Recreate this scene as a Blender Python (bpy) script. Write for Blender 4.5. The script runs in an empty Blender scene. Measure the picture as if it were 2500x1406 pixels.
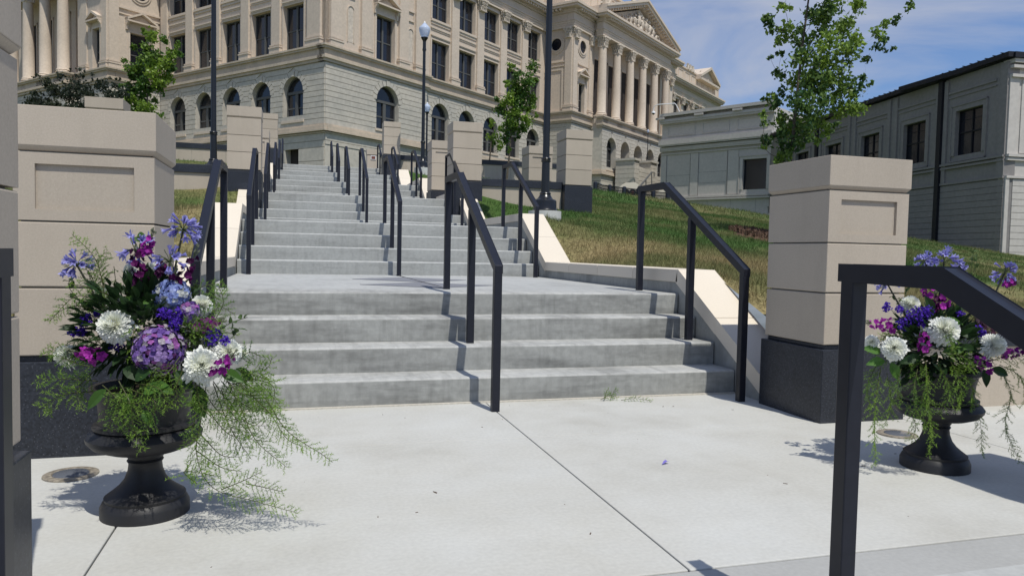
import bpy, math, random
import numpy as np
from mathutils import Vector, Matrix
PI = math.pi
rnd = random.Random(11)
S = bpy.context.scene
COL = S.collection

# ------------------------------------------------------------------ camera
FPX, YAW, PITCH, ROLL, EYE = 1810.77, 0.2824, -0.0478, 0.0207, 0.9681
def cam_axes():
    f = Vector((math.sin(YAW)*math.cos(PITCH), math.cos(YAW)*math.cos(PITCH), math.sin(PITCH)))
    r = Vector((math.cos(YAW), -math.sin(YAW), 0)); u = r.cross(f)
    c, s = math.cos(ROLL), math.sin(ROLL)
    return c*r + s*u, -s*r + c*u, f
_r, _u, _f = cam_axes()
cd = bpy.data.cameras.new('camera'); cam = bpy.data.objects.new('camera', cd); COL.objects.link(cam)
M = Matrix((( _r.x, _u.x, -_f.x, 0), (_r.y, _u.y, -_f.y, 0), (_r.z, _u.z, -_f.z, EYE), (0, 0, 0, 1)))
cam.matrix_world = M
cd.sensor_width = 36; cd.lens = FPX/2500*36; cd.clip_start = 0.05; cd.clip_end = 3000
S.camera = cam

# ------------------------------------------------------------------ light
SUN_EL = 62.0; SH = Vector((-0.127, 0.51))           # horizontal direction in which shadows fall
sd = -SH.normalized()
sunv = Vector((sd.x*math.cos(math.radians(SUN_EL)), sd.y*math.cos(math.radians(SUN_EL)), math.sin(math.radians(SUN_EL))))
ld = bpy.data.lights.new('sun', 'SUN'); ld.energy = 4.4; ld.angle = math.radians(0.5); ld.color = (1.0, 0.965, 0.885)
lo = bpy.data.objects.new('sun', ld); COL.objects.link(lo)
lo.rotation_euler = sunv.to_track_quat('Z', 'Y').to_euler()
W = bpy.data.worlds.new('World'); S.world = W; W.use_nodes = True
nt = W.node_tree; nt.nodes.clear()
def wn(t, **k):
    n = nt.nodes.new(t)
    for a, b in k.items(): setattr(n, a, b)
    return n
out = wn('ShaderNodeOutputWorld'); bg = wn('ShaderNodeBackground'); sky = wn('ShaderNodeTexSky', sky_type='NISHITA')
sky.sun_disc = False; sky.sun_elevation = math.radians(SUN_EL)
sky.sun_rotation = math.atan2(sunv.x, sunv.y)
sky.air_density = 1.15; sky.dust_density = 0.6; sky.ozone_density = 2.2
tc = wn('ShaderNodeTexCoord'); mp = wn('ShaderNodeMapping'); mp.inputs['Scale'].default_value = (1.6, 1.6, 5.0)
mp.inputs['Rotation'].default_value = (0.25, 0.1, 0.5)
nz = wn('ShaderNodeTexNoise'); nz.inputs['Scale'].default_value = 1.7; nz.inputs['Detail'].default_value = 7; nz.inputs['Roughness'].default_value = 0.55
nz.inputs['Distortion'].default_value = 0.6
cr = wn('ShaderNodeValToRGB'); cr.color_ramp.elements[0].position = 0.42; cr.color_ramp.elements[1].position = 0.62
cr.color_ramp.elements[0].color = (0.10, 0.10, 0.10, 1); cr.color_ramp.elements[1].color = (0.86, 0.86, 0.86, 1)
mx = wn('ShaderNodeMix', data_type='RGBA'); mx.inputs['B'].default_value = (6.4, 7.0, 8.6, 1)
L = nt.links.new
L(tc.outputs['Generated'], mp.inputs['Vector']); L(mp.outputs[0], nz.inputs['Vector']); L(nz.outputs[0], cr.inputs[0])
L(cr.outputs[0], mx.inputs['Factor']); tn = wn('ShaderNodeVectorMath', operation='MULTIPLY'); tn.inputs[1].default_value = (0.88, 1.16, 1.62); L(sky.outputs[0], tn.inputs[0]); L(tn.outputs[0], mx.inputs['A']); L(mx.outputs['Result'], bg.inputs[0])
bg.inputs[1].default_value = 0.082; L(bg.outputs[0], out.inputs[0])
S.view_settings.view_transform = 'Standard'; S.view_settings.look = 'None'; S.view_settings.gamma = 1
S.view_settings.exposure = -0.22
S.render.resolution_x = 1024; S.render.resolution_y = 575
S.cycles.max_bounces = 6; S.cycles.transparent_max_bounces = 8

_O = Vector((0, 0, EYE))
def at(px, py, d):
    """point at depth d (metres along the view axis) seen at photo pixel px, py"""
    return _O + (_r*((px-1250)/FPX) - _u*((py-703)/FPX) + _f)*d
# ------------------------------------------------------------------ materials
MATS = {}
def mat(name, col, rough=0.7, spec=0.4, var=None, bump=None, col2=None, scale=3.0, fine=None, stretch=(1, 1, 1), metal=0, vcol=False, trans=0, objrand=0, detail=5, speck=None, streak=None):
    """var: strength of the large mottling towards col2; fine: (scale, strength) of the fine grain; speck: (scale, threshold, colour)"""
    m = bpy.data.materials.new(name); m.use_nodes = True; t = m.node_tree; b = t.nodes['Principled BSDF']
    b.inputs['Roughness'].default_value = rough; b.inputs['Specular IOR Level'].default_value = spec; b.inputs['Metallic'].default_value = metal
    def N(k): return t.nodes.new(k)
    co = N('ShaderNodeTexCoord'); mpn = N('ShaderNodeMapping'); mpn.inputs['Scale'].default_value = stretch
    geo = N('ShaderNodeNewGeometry'); t.links.new(geo.outputs['Position'], mpn.inputs['Vector'])
    cur = None
    if vcol:
        a = N('ShaderNodeVertexColor'); a.layer_name = 'col'; cur = a.outputs[0]
    else:
        rg = N('ShaderNodeRGB'); rg.outputs[0].default_value = (*col, 1); cur = rg.outputs[0]
    if var:
        n = N('ShaderNodeTexNoise'); n.inputs['Scale'].default_value = scale; n.inputs['Detail'].default_value = detail; n.inputs['Roughness'].default_value = 0.6
        t.links.new(mpn.outputs[0], n.inputs['Vector'])
        mr = N('ShaderNodeMapRange'); mr.inputs['From Min'].default_value = 0.32; mr.inputs['From Max'].default_value = 0.72; mr.inputs['To Max'].default_value = var
        t.links.new(n.outputs[0], mr.inputs['Value'])
        x = N('ShaderNodeMix'); x.data_type = 'RGBA'; x.inputs['B'].default_value = (*(col2 or tuple(c*0.6 for c in col)), 1)
        t.links.new(mr.outputs[0], x.inputs['Factor']); t.links.new(cur, x.inputs['A']); cur = x.outputs['Result']
    if streak:
        for st, k_, th in streak:
            mp2 = N('ShaderNodeMapping'); mp2.inputs['Scale'].default_value = st; t.links.new(geo.outputs['Position'], mp2.inputs['Vector'])
            n = N('ShaderNodeTexNoise'); n.inputs['Scale'].default_value = 1; n.inputs['Detail'].default_value = 6; n.inputs['Roughness'].default_value = 0.65; t.links.new(mp2.outputs[0], n.inputs['Vector'])
            mr = N('ShaderNodeMapRange'); mr.inputs['From Min'].default_value = th; mr.inputs['From Max'].default_value = th+0.22; mr.inputs['To Min'].default_value = 1; mr.inputs['To Max'].default_value = k_
            t.links.new(n.outputs[0], mr.inputs['Value'])
            x = N('ShaderNodeVectorMath'); x.operation = 'SCALE'; t.links.new(cur, x.inputs[0]); t.links.new(mr.outputs[0], x.inputs['Scale']); cur = x.outputs[0]
    if fine:
        n = N('ShaderNodeTexNoise'); n.inputs['Scale'].default_value = fine[0]; n.inputs['Detail'].default_value = 3
        t.links.new(geo.outputs['Position'], n.inputs['Vector'])
        mr = N('ShaderNodeMapRange'); mr.inputs['From Min'].default_value = 0.3; mr.inputs['From Max'].default_value = 0.7
        mr.inputs['To Min'].default_value = 1-fine[1]; mr.inputs['To Max'].default_value = 1+fine[1]
        t.links.new(n.outputs[0], mr.inputs['Value'])
        x = N('ShaderNodeVectorMath'); x.operation = 'SCALE'; t.links.new(cur, x.inputs[0]); t.links.new(mr.outputs[0], x.inputs['Scale']); cur = x.outputs[0]
    if speck:
        n = N('ShaderNodeTexVoronoi'); n.inputs['Scale'].default_value = speck[0]; t.links.new(geo.outputs['Position'], n.inputs['Vector'])
        c = N('ShaderNodeMath'); c.operation = 'LESS_THAN'; c.inputs[1].default_value = speck[1]; t.links.new(n.outputs['Distance'], c.inputs[0])
        x = N('ShaderNodeMix'); x.data_type = 'RGBA'; x.inputs['B'].default_value = (*speck[2], 1)
        t.links.new(c.outputs[0], x.inputs['Factor']); t.links.new(cur, x.inputs['A']); cur = x.outputs['Result']
    if objrand:
        oi = N('ShaderNodeObjectInfo'); mr = N('ShaderNodeMapRange'); mr.inputs['To Min'].default_value = 1-objrand; mr.inputs['To Max'].default_value = 1+objrand
        t.links.new(oi.outputs['Random'], mr.inputs['Value'])
        x = N('ShaderNodeVectorMath'); x.operation = 'SCALE'; t.links.new(cur, x.inputs[0]); t.links.new(mr.outputs[0], x.inputs['Scale']); cur = x.outputs[0]
    t.links.new(cur, b.inputs['Base Color'])
    if bump:
        n = N('ShaderNodeTexNoise'); n.inputs['Scale'].default_value = bump[0]; n.inputs['Detail'].default_value = 4
        t.links.new(geo.outputs['Position'], n.inputs['Vector'])
        bp = N('ShaderNodeBump'); bp.inputs['Strength'].default_value = bump[1]; bp.inputs['Distance'].default_value = bump[2]
        t.links.new(n.outputs[0], bp.inputs['Height']); t.links.new(bp.outputs[0], b.inputs['Normal'])
    if trans:
        tr = N('ShaderNodeBsdfTranslucent'); t.links.new(cur, tr.inputs[0]); ms = N('ShaderNodeMixShader'); ms.inputs[0].default_value = trans
        t.links.new(b.outputs[0], ms.inputs[1]); t.links.new(tr.outputs[0], ms.inputs[2]); t.links.new(ms.outputs[0], t.nodes['Material Output'].inputs[0])
    MATS[name] = m; return m
mat('plaza', (0.51, 0.51, 0.48), 0.85, 0.25, var=0.7, col2=(0.435, 0.42, 0.37), scale=1.6, fine=(60, 0.05), bump=(180, 0.15, 0.002), speck=(9, 0.02, (0.44, 0.43, 0.40)), streak=(((0.8, 0.8, 1), 0.90, 0.52), ((4, 4, 1), 0.955, 0.5), ((0.35, 1.2, 1), 1.06, 0.5)))
mat('border', (0.375, 0.375, 0.36), 0.85, 0.25, var=0.5, col2=(0.31, 0.31, 0.295), scale=2.6, fine=(60, 0.05), bump=(180, 0.15, 0.002))
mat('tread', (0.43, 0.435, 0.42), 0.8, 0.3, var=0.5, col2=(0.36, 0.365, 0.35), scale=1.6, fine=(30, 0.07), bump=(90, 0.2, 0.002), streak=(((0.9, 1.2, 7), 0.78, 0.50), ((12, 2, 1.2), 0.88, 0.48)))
mat('tread_stained', (0.43, 0.43, 0.41), 0.8, 0.3, var=0.5, col2=(0.33, 0.335, 0.32), scale=1.6, fine=(22, 0.10), bump=(90, 0.2, 0.002), speck=(24, 0.035, (0.5, 0.5, 0.5)), streak=(((1.1, 1.2, 9), 0.52, 0.50), ((16, 2, 1.6), 0.78, 0.48), ((0.5, 0.6, 3), 1.12, 0.55)))
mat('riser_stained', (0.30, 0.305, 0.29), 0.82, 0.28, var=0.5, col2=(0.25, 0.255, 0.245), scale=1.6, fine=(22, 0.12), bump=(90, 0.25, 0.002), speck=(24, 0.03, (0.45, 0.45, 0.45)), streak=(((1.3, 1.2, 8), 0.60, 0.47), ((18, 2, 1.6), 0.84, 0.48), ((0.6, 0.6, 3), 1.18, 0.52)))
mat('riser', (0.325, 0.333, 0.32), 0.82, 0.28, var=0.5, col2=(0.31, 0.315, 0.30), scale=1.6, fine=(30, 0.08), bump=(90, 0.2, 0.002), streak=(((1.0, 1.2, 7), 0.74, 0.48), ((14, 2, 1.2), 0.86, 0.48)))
mat('joint', (0.16, 0.15, 0.14), 0.9, 0.1)
mat('sealant', (0.50, 0.47, 0.41), 0.9, 0.2, fine=(50, 0.12))
mat('diamond', (0.20, 0.205, 0.225), 0.85, 0.2, fine=(60, 0.05))
mat('cheek', (0.33, 0.335, 0.315), 0.85, 0.25, streak=(((2.5, 2.5, 2.5), 0.65, 0.5), ((14, 9, 1.2), 0.8, 0.5)), var=0.5, col2=(0.24, 0.245, 0.235), scale=3.5, fine=(40, 0.08), bump=(60, 0.3, 0.004))
mat('caststone', (0.45, 0.39, 0.315), 0.85, 0.25, var=0.45, col2=(0.40, 0.345, 0.275), scale=2.0, fine=(140, 0.06), speck=(70, 0.10, (0.52, 0.465, 0.395)), bump=(220, 0.1, 0.001), objrand=0.055, streak=(((7, 7, 0.7), 0.94, 0.5), ((1.5, 1.5, 1.5), 0.95, 0.5)))
mat('coping', (0.67, 0.60, 0.495), 0.8, 0.25, var=0.25, col2=(0.62, 0.545, 0.445), scale=1.5, fine=(80, 0.03), objrand=0.04)
mat('granite', (0.022, 0.025, 0.033), 0.38, 0.35, fine=(90, 0.4), speck=(75, 0.16, (0.085, 0.09, 0.105)), streak=(((1.2, 1.2, 3.5), 1.7, 0.52),))
mat('railpaint', (0.011, 0.0125, 0.020), 0.38, 0.35, fine=(30, 0.1))
mat('lamppaint', (0.010, 0.011, 0.013), 0.28, 0.5)
mat('urniron', (0.018, 0.018, 0.020), 0.5, 0.4, bump=(160, 0.15, 0.001))
mat('soil', (0.03, 0.022, 0.015), 0.95, 0.1)
mat('limestone', (0.60, 0.505, 0.405), 0.85, 0.2, var=0.5, col2=(0.50, 0.42, 0.34), scale=0.8, fine=(6, 0.07), detail=7)
mat('rustic', (0.53, 0.485, 0.41), 0.88, 0.2, var=0.7, col2=(0.39, 0.375, 0.335), scale=0.55, fine=(4, 0.10), detail=7, stretch=(1, 1, 1.6))
mat('mould', (0.56, 0.465, 0.36), 0.88, 0.2, var=0.6, col2=(0.33, 0.295, 0.235), scale=0.9, fine=(7, 0.08))
mat('carved', (0.56, 0.49, 0.405), 0.9, 0.15, fine=(5, 0.15))
mat('pane', (0.010, 0.012, 0.018), 0.12, 0.6)
mat('winframe', (0.10, 0.10, 0.095), 0.6, 0.3)
mat('deepshade', (0.05, 0.042, 0.038), 0.9, 0.1)
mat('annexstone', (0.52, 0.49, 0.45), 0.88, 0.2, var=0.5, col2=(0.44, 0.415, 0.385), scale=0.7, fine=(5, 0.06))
mat('annexdark', (0.25, 0.235, 0.225), 0.88, 0.2, var=0.5, col2=(0.20, 0.19, 0.185), scale=0.7, fine=(5, 0.08))  # annex stone with the wing's shade put into the colour; joints use it too
mat('roofmetal', (0.012, 0.013, 0.018), 0.6, 0.3)
mat('whitepaint', (0.75, 0.75, 0.75), 0.4, 0.4)
mat('lampconc', (0.56, 0.56, 0.53), 0.85, 0.2, var=0.4, col2=(0.44, 0.44, 0.42), scale=5, fine=(40, 0.06))
mat('bark', (0.10, 0.085, 0.065), 0.9, 0.1, fine=(30, 0.3))
mat('lawn', (0.1, 0.1, 0.04), 0.95, 0.1, vcol=True, fine=(25, 0.35), bump=(40, 0.6, 0.03))
mat('blade', (0.1, 0.1, 0.04), 0.7, 0.2, vcol=True, trans=0.3)
mat('mulch', (0.10, 0.055, 0.035), 0.95, 0.1, var=0.8, col2=(0.22, 0.15, 0.11), scale=22, fine=(60, 0.4), bump=(40, 1.0, 0.05))
mat('leafv', (0.1, 0.2, 0.04), 0.45, 0.35, vcol=True, trans=0.35)
mat('petalv', (0.8, 0.8, 0.8), 0.6, 0.2, vcol=True, trans=0.3)
mat('debris', (0.12, 0.09, 0.07), 0.9, 0.1)
mat('petalblue', (0.20, 0.16, 0.55), 0.6, 0.2)
mat('drainring', (0.24, 0.21, 0.165), 0.6, 0.4, fine=(60, 0.4))
mat('drainlens', (0.12, 0.13, 0.15), 0.12, 0.6)
mat('tag', (0.16, 0.05, 0.035), 0.6, 0.3)
mat('tyre', (0.015, 0.015, 0.015), 0.7, 0.2)
mat('bluecloth', (0.02, 0.04, 0.25), 0.8, 0.1)
m = bpy.data.materials.new('globe'); m.use_nodes = True; b = m.node_tree.nodes['Principled BSDF']
b.inputs['Base Color'].default_value = (0.62, 0.70, 0.86, 1); b.inputs['Roughness'].default_value = 0.25; b.inputs['Transmission Weight'].default_value = 0.35
b.inputs['IOR'].default_value = 1.2; MATS['globe'] = m

# ------------------------------------------------------------------ mesh helpers
class MB:
    def __init__(s, F=None): s.v = []; s.f = []; s.F = F; s.c = []
    def P(s, u, d, z): return s.F(u, d, z) if s.F else (u, d, z)
    def hexa(s, p):
        n = len(s.v); s.v += [s.P(*q) for q in p]
        for a in ((0,1,2,3), (7,6,5,4), (0,4,5,1), (1,5,6,2), (2,6,7,3), (3,7,4,0)): s.f.append(tuple(n+i for i in a))
    def box(s, x0, x1, y0, y1, z0, z1):
        s.hexa([(x0,y0,z0),(x1,y0,z0),(x1,y1,z0),(x0,y1,z0),(x0,y0,z1),(x1,y0,z1),(x1,y1,z1),(x0,y1,z1)])
    def poly(s, pts):
        n = len(s.v); s.v += [s.P(*q) for q in pts]; s.f.append(tuple(range(n, n+len(pts))))
    def prism(s, pts, d0, d1, axis='d'):
        """pts: (a, b) outline; axis d: (u, z) outline swept along d; axis u: (d, z) outline swept along u; axis z: (u, d) outline"""
        g = {'d': lambda a, b, t: (a, t, b), 'u': lambda a, b, t: (t, a, b), 'z': lambda a, b, t: (a, b, t)}[axis]
        n = len(s.v); k = len(pts)
        s.v += [s.P(*g(a, b, d0)) for a, b in pts] + [s.P(*g(a, b, d1)) for a, b in pts]
        s.f.append(tuple(range(n, n+k))); s.f.append(tuple(range(n+2*k-1, n+k-1, -1)))
        for i in range(k): j = (i+1) % k; s.f.append((n+i, n+j, n+k+j, n+k+i))
    def lathe(s, prof, cx=0, cy=0, seg=24, z0=0, flute=0):
        n = len(s.v); k = len(prof)
        for z, r in prof:
            for i in range(seg):
                a = 2*PI*i/seg; rr = r*(1-(flute if i % 2 else 0))
                s.v.append(s.P(cx+rr*math.cos(a), cy+rr*math.sin(a), z0+z))
        for j in range(k-1):
            for i in range(seg):
                q = (i+1) % seg; s.f.append((n+j*seg+i, n+j*seg+q, n+(j+1)*seg+q, n+(j+1)*seg+i))
        s.f.append(tuple(range(n+seg-1, n-1, -1))); s.f.append(tuple(range(n+(k-1)*seg, n+k*seg)))
    def tube(s, pts, r, seg=6, r2=None):
        pts = [Vector(p) for p in pts]; n = len(s.v); k = len(pts)
        for i, p in enumerate(pts):
            t = (pts[min(i+1, k-1)]-pts[max(i-1, 0)]).normalized()
            a = t.cross(Vector((0.3, 0.2, 1))).normalized() if abs(t.z) < 0.95 else t.cross(Vector((1, 0, 0))).normalized()
            b = t.cross(a); rr = r if r2 is None else r+(r2-r)*i/max(1, k-1)
            for q in range(seg):
                w = 2*PI*q/seg; s.v.append(s.P(*(p+a*math.cos(w)*rr+b*math.sin(w)*rr)))
        for j in range(k-1):
            for i in range(seg):
                q = (i+1) % seg; s.f.append((n+j*seg+i, n+j*seg+q, n+(j+1)*seg+q, n+(j+1)*seg+i))
        s.f.append(tuple(range(n, n+seg))); s.f.append(tuple(range(n+(k-1)*seg, n+k*seg)))
    def ball(s, c, r, seg=8, rings=6, sc=(1, 1, 1), tilt=0):
        prof = []
        n = len(s.v); ct, st = math.cos(tilt), math.sin(tilt)
        for j in range(rings+1):
            ph = PI*j/rings
            for i in range(seg):
                a = 2*PI*i/seg
                x = r*sc[0]*math.sin(ph)*math.cos(a); y = r*sc[1]*math.sin(ph)*math.sin(a); z = r*sc[2]*math.cos(ph)
                s.v.append(s.P(c[0]+x*ct-z*st, c[1]+y, c[2]+x*st+z*ct))
        for j in range(rings):
            for i in range(seg):
                q = (i+1) % seg; s.f.append((n+j*seg+i, n+(j+1)*seg+i, n+(j+1)*seg+q, n+j*seg+q))
    def build(s, name, m, parent=None, smooth=False, bevel=0, angle=None):
        me = bpy.data.meshes.new(name)
        off = Vector(parent_world(parent)) if parent else Vector((0, 0, 0))
        me.from_pydata([(x-off.x, y-off.y, z-off.z) for x, y, z in s.v], [], s.f)
        if m: me.materials.append(MATS[m] if isinstance(m, str) else m)
        if smooth:
            me.polygons.foreach_set('use_smooth', [True]*len(me.polygons))
            try: me.set_sharp_from_angle(angle=angle or math.radians(38))
            except Exception: pass
        if s.c:
            ca = me.color_attributes.new('col', 'FLOAT_COLOR', 'POINT')
            ca.data.foreach_set('color', np.array([(c[0], c[1], c[2], 1) for c in s.c], dtype=np.float32).ravel())
        o = bpy.data.objects.new(name, me); COL.objects.link(o)
        if parent: o.parent = parent
        if bevel:
            bm = o.modifiers.new('bevel', 'BEVEL'); bm.width = bevel; bm.segments = 2; bm.limit_method = 'ANGLE'
        return o
def parent_world(p):
    v = Vector((0, 0, 0))
    while p: v += p.location; p = p.parent
    return v
def tag(o, label, cat, group=None, kind=None):
    o['label'] = label; o['category'] = cat
    if group: o['group'] = group
    if kind: o['kind'] = kind
    return o
def struct(o, kind='structure'): o['kind'] = kind; return o
def thing(name, loc, label, cat, group=None):
    o = bpy.data.objects.new(name, None); COL.objects.link(o); o.location = loc; o.empty_display_size = 0.1
    return tag(o, label, cat, group)
def copy_tree(o, parent=None):
    c = o.copy(); COL.objects.link(c); c.parent = parent
    for ch in list(o.children): copy_tree(ch, c)
    return c
def npmesh(name, V, Fq, m, cols=None, parent=None, tris=False, smooth=False):
    """V (n,3) array, Fq (k,3|4) array"""
    me = bpy.data.meshes.new(name)
    off = np.array(parent_world(parent)) if parent else np.zeros(3)
    V = np.asarray(V, dtype=np.float32)-off.astype(np.float32); Fq = np.asarray(Fq, dtype=np.int32); k = Fq.shape[1]
    me.vertices.add(len(V)); me.vertices.foreach_set('co', V.ravel())
    me.loops.add(Fq.size); me.loops.foreach_set('vertex_index', Fq.ravel())
    me.polygons.add(len(Fq)); me.polygons.foreach_set('loop_start', np.arange(0, Fq.size, k, dtype=np.int32))
    try: me.polygons.foreach_set('loop_total', np.full(len(Fq), k, dtype=np.int32))
    except Exception: pass
    me.update(calc_edges=True); me.validate()
    if smooth: me.polygons.foreach_set('use_smooth', [True]*len(me.polygons))
    if cols is not None:
        ca = me.color_attributes.new('col', 'FLOAT_COLOR', 'POINT')
        ca.data.foreach_set('color', np.concatenate([cols, np.ones((len(cols), 1))], 1).astype(np.float32).ravel())
    me.materials.append(MATS[m]); o = bpy.data.objects.new(name, me); COL.objects.link(o)
    if parent: o.parent = parent
    return o

# ------------------------------------------------------------------ stairs and plaza
R_ = 0.165; T_ = 0.2833
LEN = [3.682, 3.548, 3.924, 3.517, 3.546]
YK = [4.605]
for l in LEN: YK.append(YK[-1]+3*T_+l)
XC, XL, XR = 1.165, -0.527, 2.875
SX0, SX1 = -0.67, 3.0
ordn = ['lowest', 'second', 'third', 'fourth', 'fifth', 'topmost']

def flight_profile(y0, z0, n=4, nose=0.018):
    pts = [(y0, z0)]
    for i in range(n):
        zt = z0+(i+1)*R_; y = y0+i*T_
        for a in range(5):
            w = PI/2*a/4; pts.append((y+nose-nose*math.cos(w), zt-nose+nose*math.sin(w)))
        pts.append((y+T_ if i < n-1 else y+0.40, zt))
    pts.append((y0+(n-1)*T_+0.40, z0-0.3)); pts.append((y0, z0-0.3))
    return pts
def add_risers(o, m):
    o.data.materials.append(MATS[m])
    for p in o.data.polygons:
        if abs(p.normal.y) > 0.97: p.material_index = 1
for k, y in enumerate(YK):
    mb = MB(); mb.prism(flight_profile(y, 4*k*R_), SX0, SX1, 'u')
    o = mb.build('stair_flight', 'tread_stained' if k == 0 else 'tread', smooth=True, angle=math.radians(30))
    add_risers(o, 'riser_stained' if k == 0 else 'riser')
    tag(o, ['lowest flight of four stained grey concrete steps rising from the plaza',
            'second concrete flight, just beyond the landing with the two grey diamonds',
            'third concrete flight from the bottom, reaching up to the pairs of tall piers',
            'fourth concrete flight from the bottom, past the paired stone piers',
            'fifth concrete flight from the bottom, seen as thin grey bands',
            'topmost concrete flight, below the dark basement door'][k], 'steps', 'concrete stair flights of the long staircase')
for k in range(6):
    y0 = YK[k]+3*T_+0.40; y1 = YK[k+1] if k < 5 else 46.0; z = 4*(k+1)*R_
    mb = MB(); mb.box(SX0, SX1, y0+0.004, y1, z-0.3, z)
    if k == 5: mb.box(-3.0, SX0-0.01, 30, 46, z-0.3, z-0.004); mb.box(SX1+0.01, 6, 30, 46, z-0.3, z-0.004)
    struct(mb.build('landing_pavement', 'tread'))
mb = MB()
for cx, cy, hx, hy in ((1.145, 7.775, 0.60, 0.60), (1.125, 6.575, 0.60, 0.52)):
    z = 0.66+0.004; mb.prism([(cx-hx, cy), (cx, cy-hy), (cx+hx, cy), (cx, cy+hy)], z-0.003, z, 'z')
struct(mb.build('pavement_diamonds', 'diamond'))
mb = MB(); mb.box(1.163, 1.166, 6.05, 9.13, 0.6605, 0.6685); struct(mb.build('landing_joint', 'joint'))
# lower flight the photographer stands on, and the street level
mb = MB(); F0 = 1.39-3*T_
mb.prism(flight_profile(F0, -4*R_)[:-2]+[(F0+3*T_+0.40, -1.0), (F0, -1.0)], -0.8, 3.2, 'u')
tag(mb.build('stair_flight', 'tread', smooth=True, angle=math.radians(30)), 'bottom concrete flight leading up to the plaza, where the viewer stands', 'steps', 'concrete stair flights of the long staircase')
# plaza slabs
mb = MB(); g = 0.003
xs = [-9, -4.2, -0.593, 1.172, 3.57, 7.2, 14]
for a, b_ in zip(xs[:-1], xs[1:]):
    for c, d in ((2.005, 3.68), (3.684, 4.70 if a > -1 and b_ < 3.6 else 4.4)):
        mb.box(a+g, b_-g, c, d, -0.12, 0)
struct(mb.build('plaza_pavement', 'plaza', bevel=0.004))
mb = MB(); mb.box(-9, 14, 1.39-3*T_+0.86, 1.999, -0.14, -0.001)
struct(mb.build('plaza_border', 'border', bevel=0.006))
mb = MB(); mb.box(-9, 14, 1.6, 4.75, -0.5, -0.06); struct(mb.build('pavement_bed', 'joint'))
mb = MB(); mb.box(SX0+0.002, SX1-0.002, 4.578, 4.604, -0.02, 0.008); struct(mb.build('pavement_edge_strip', 'sealant'))
mb = MB(); mb.box(-400, 400, -300, 1.6, -1.2, -0.66); mb.box(-400, -9, 1.6, 4.4, -1.2, -0.66); mb.box(14, 400, 1.6, 4.4, -1.2, -0.66)
struct(mb.build('street_ground', 'border'))

# ------------------------------------------------------------------ handrails
def make_rail(w=0.025, tk=0.042, bend=0.865):
    t = bpy.data.objects.new('handrail', None); COL.objects.link(t)
    h = 0.9
    # local: y=0 at riser 1, z=0 at lower ground
    path = [(1.34, 0.66+h), (bend, 0.66+h), (-0.272, h)]
    sl = (path[1][1]-path[2][1])/(path[1][0]-path[2][0])
    mb = MB()
    mb.prism([(1.34, 0.66+h), (bend, 0.66+h), (-0.297, h-0.012), (-0.297, h-tk-0.016), (-0.247+0.0, h-tk+0.012), (bend+0.012, 0.66+h-tk-0.005), (1.34, 0.66+h-tk)], -w, w, 'u')
    mb.build('top_rail', 'railpaint', t, bevel=0.004)
    for y, z in ((-0.272, 0), (0.44, 0.33), (1.312, 0.66)):
        top = 0.66+h-tk+0.001 if y > 1 else (h-tk+0.0 if y < 0 else h-tk+sl*(0.44+0.272)-0.012)
        mb = MB(); mb.box(-w+0.001, w-0.001, y-w+0.001, y+w-0.001, z-0.10, top); mb.build('post', 'railpaint', t, bevel=0.003)
    return t
rail0 = make_rail(); used = False
side = {XL: 'left', XC: 'middle', XR: 'right'}
for k, y in enumerate(YK):
    for x in (XL, XC, XR):
        o = rail0 if not used else copy_tree(rail0); used = True
        o.location = (x, y, 4*k*R_)
        lab = {0: 'black steel handrail on the %s side of the lowest flight' if x != XC else 'black steel handrail down the middle of the lowest flight',
               }.get(k, 'black steel handrail on the %s of the ' + ordn[k] + ' stair flight')
        lab = lab % side[x] if '%s' in lab else lab
        tag(o, lab, 'handrail', 'black handrails of the stone staircase')
F0R = Vector((0, 0.54, -0.66))
near0 = make_rail(0.023, 0.037, 1.03)
for x, dy, lab in ((1.342, -0.30, 'large near handrail framing the right flower urn, its post cut by the frame'), (-0.516, -0.345, 'near handrail post cut off by the left edge of the photo')):
    o = near0 if x > 0 else copy_tree(rail0); o.location = (x, 0.535+dy, -0.607)
    tag(o, lab, 'handrail', 'black handrails of the stone staircase')

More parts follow.
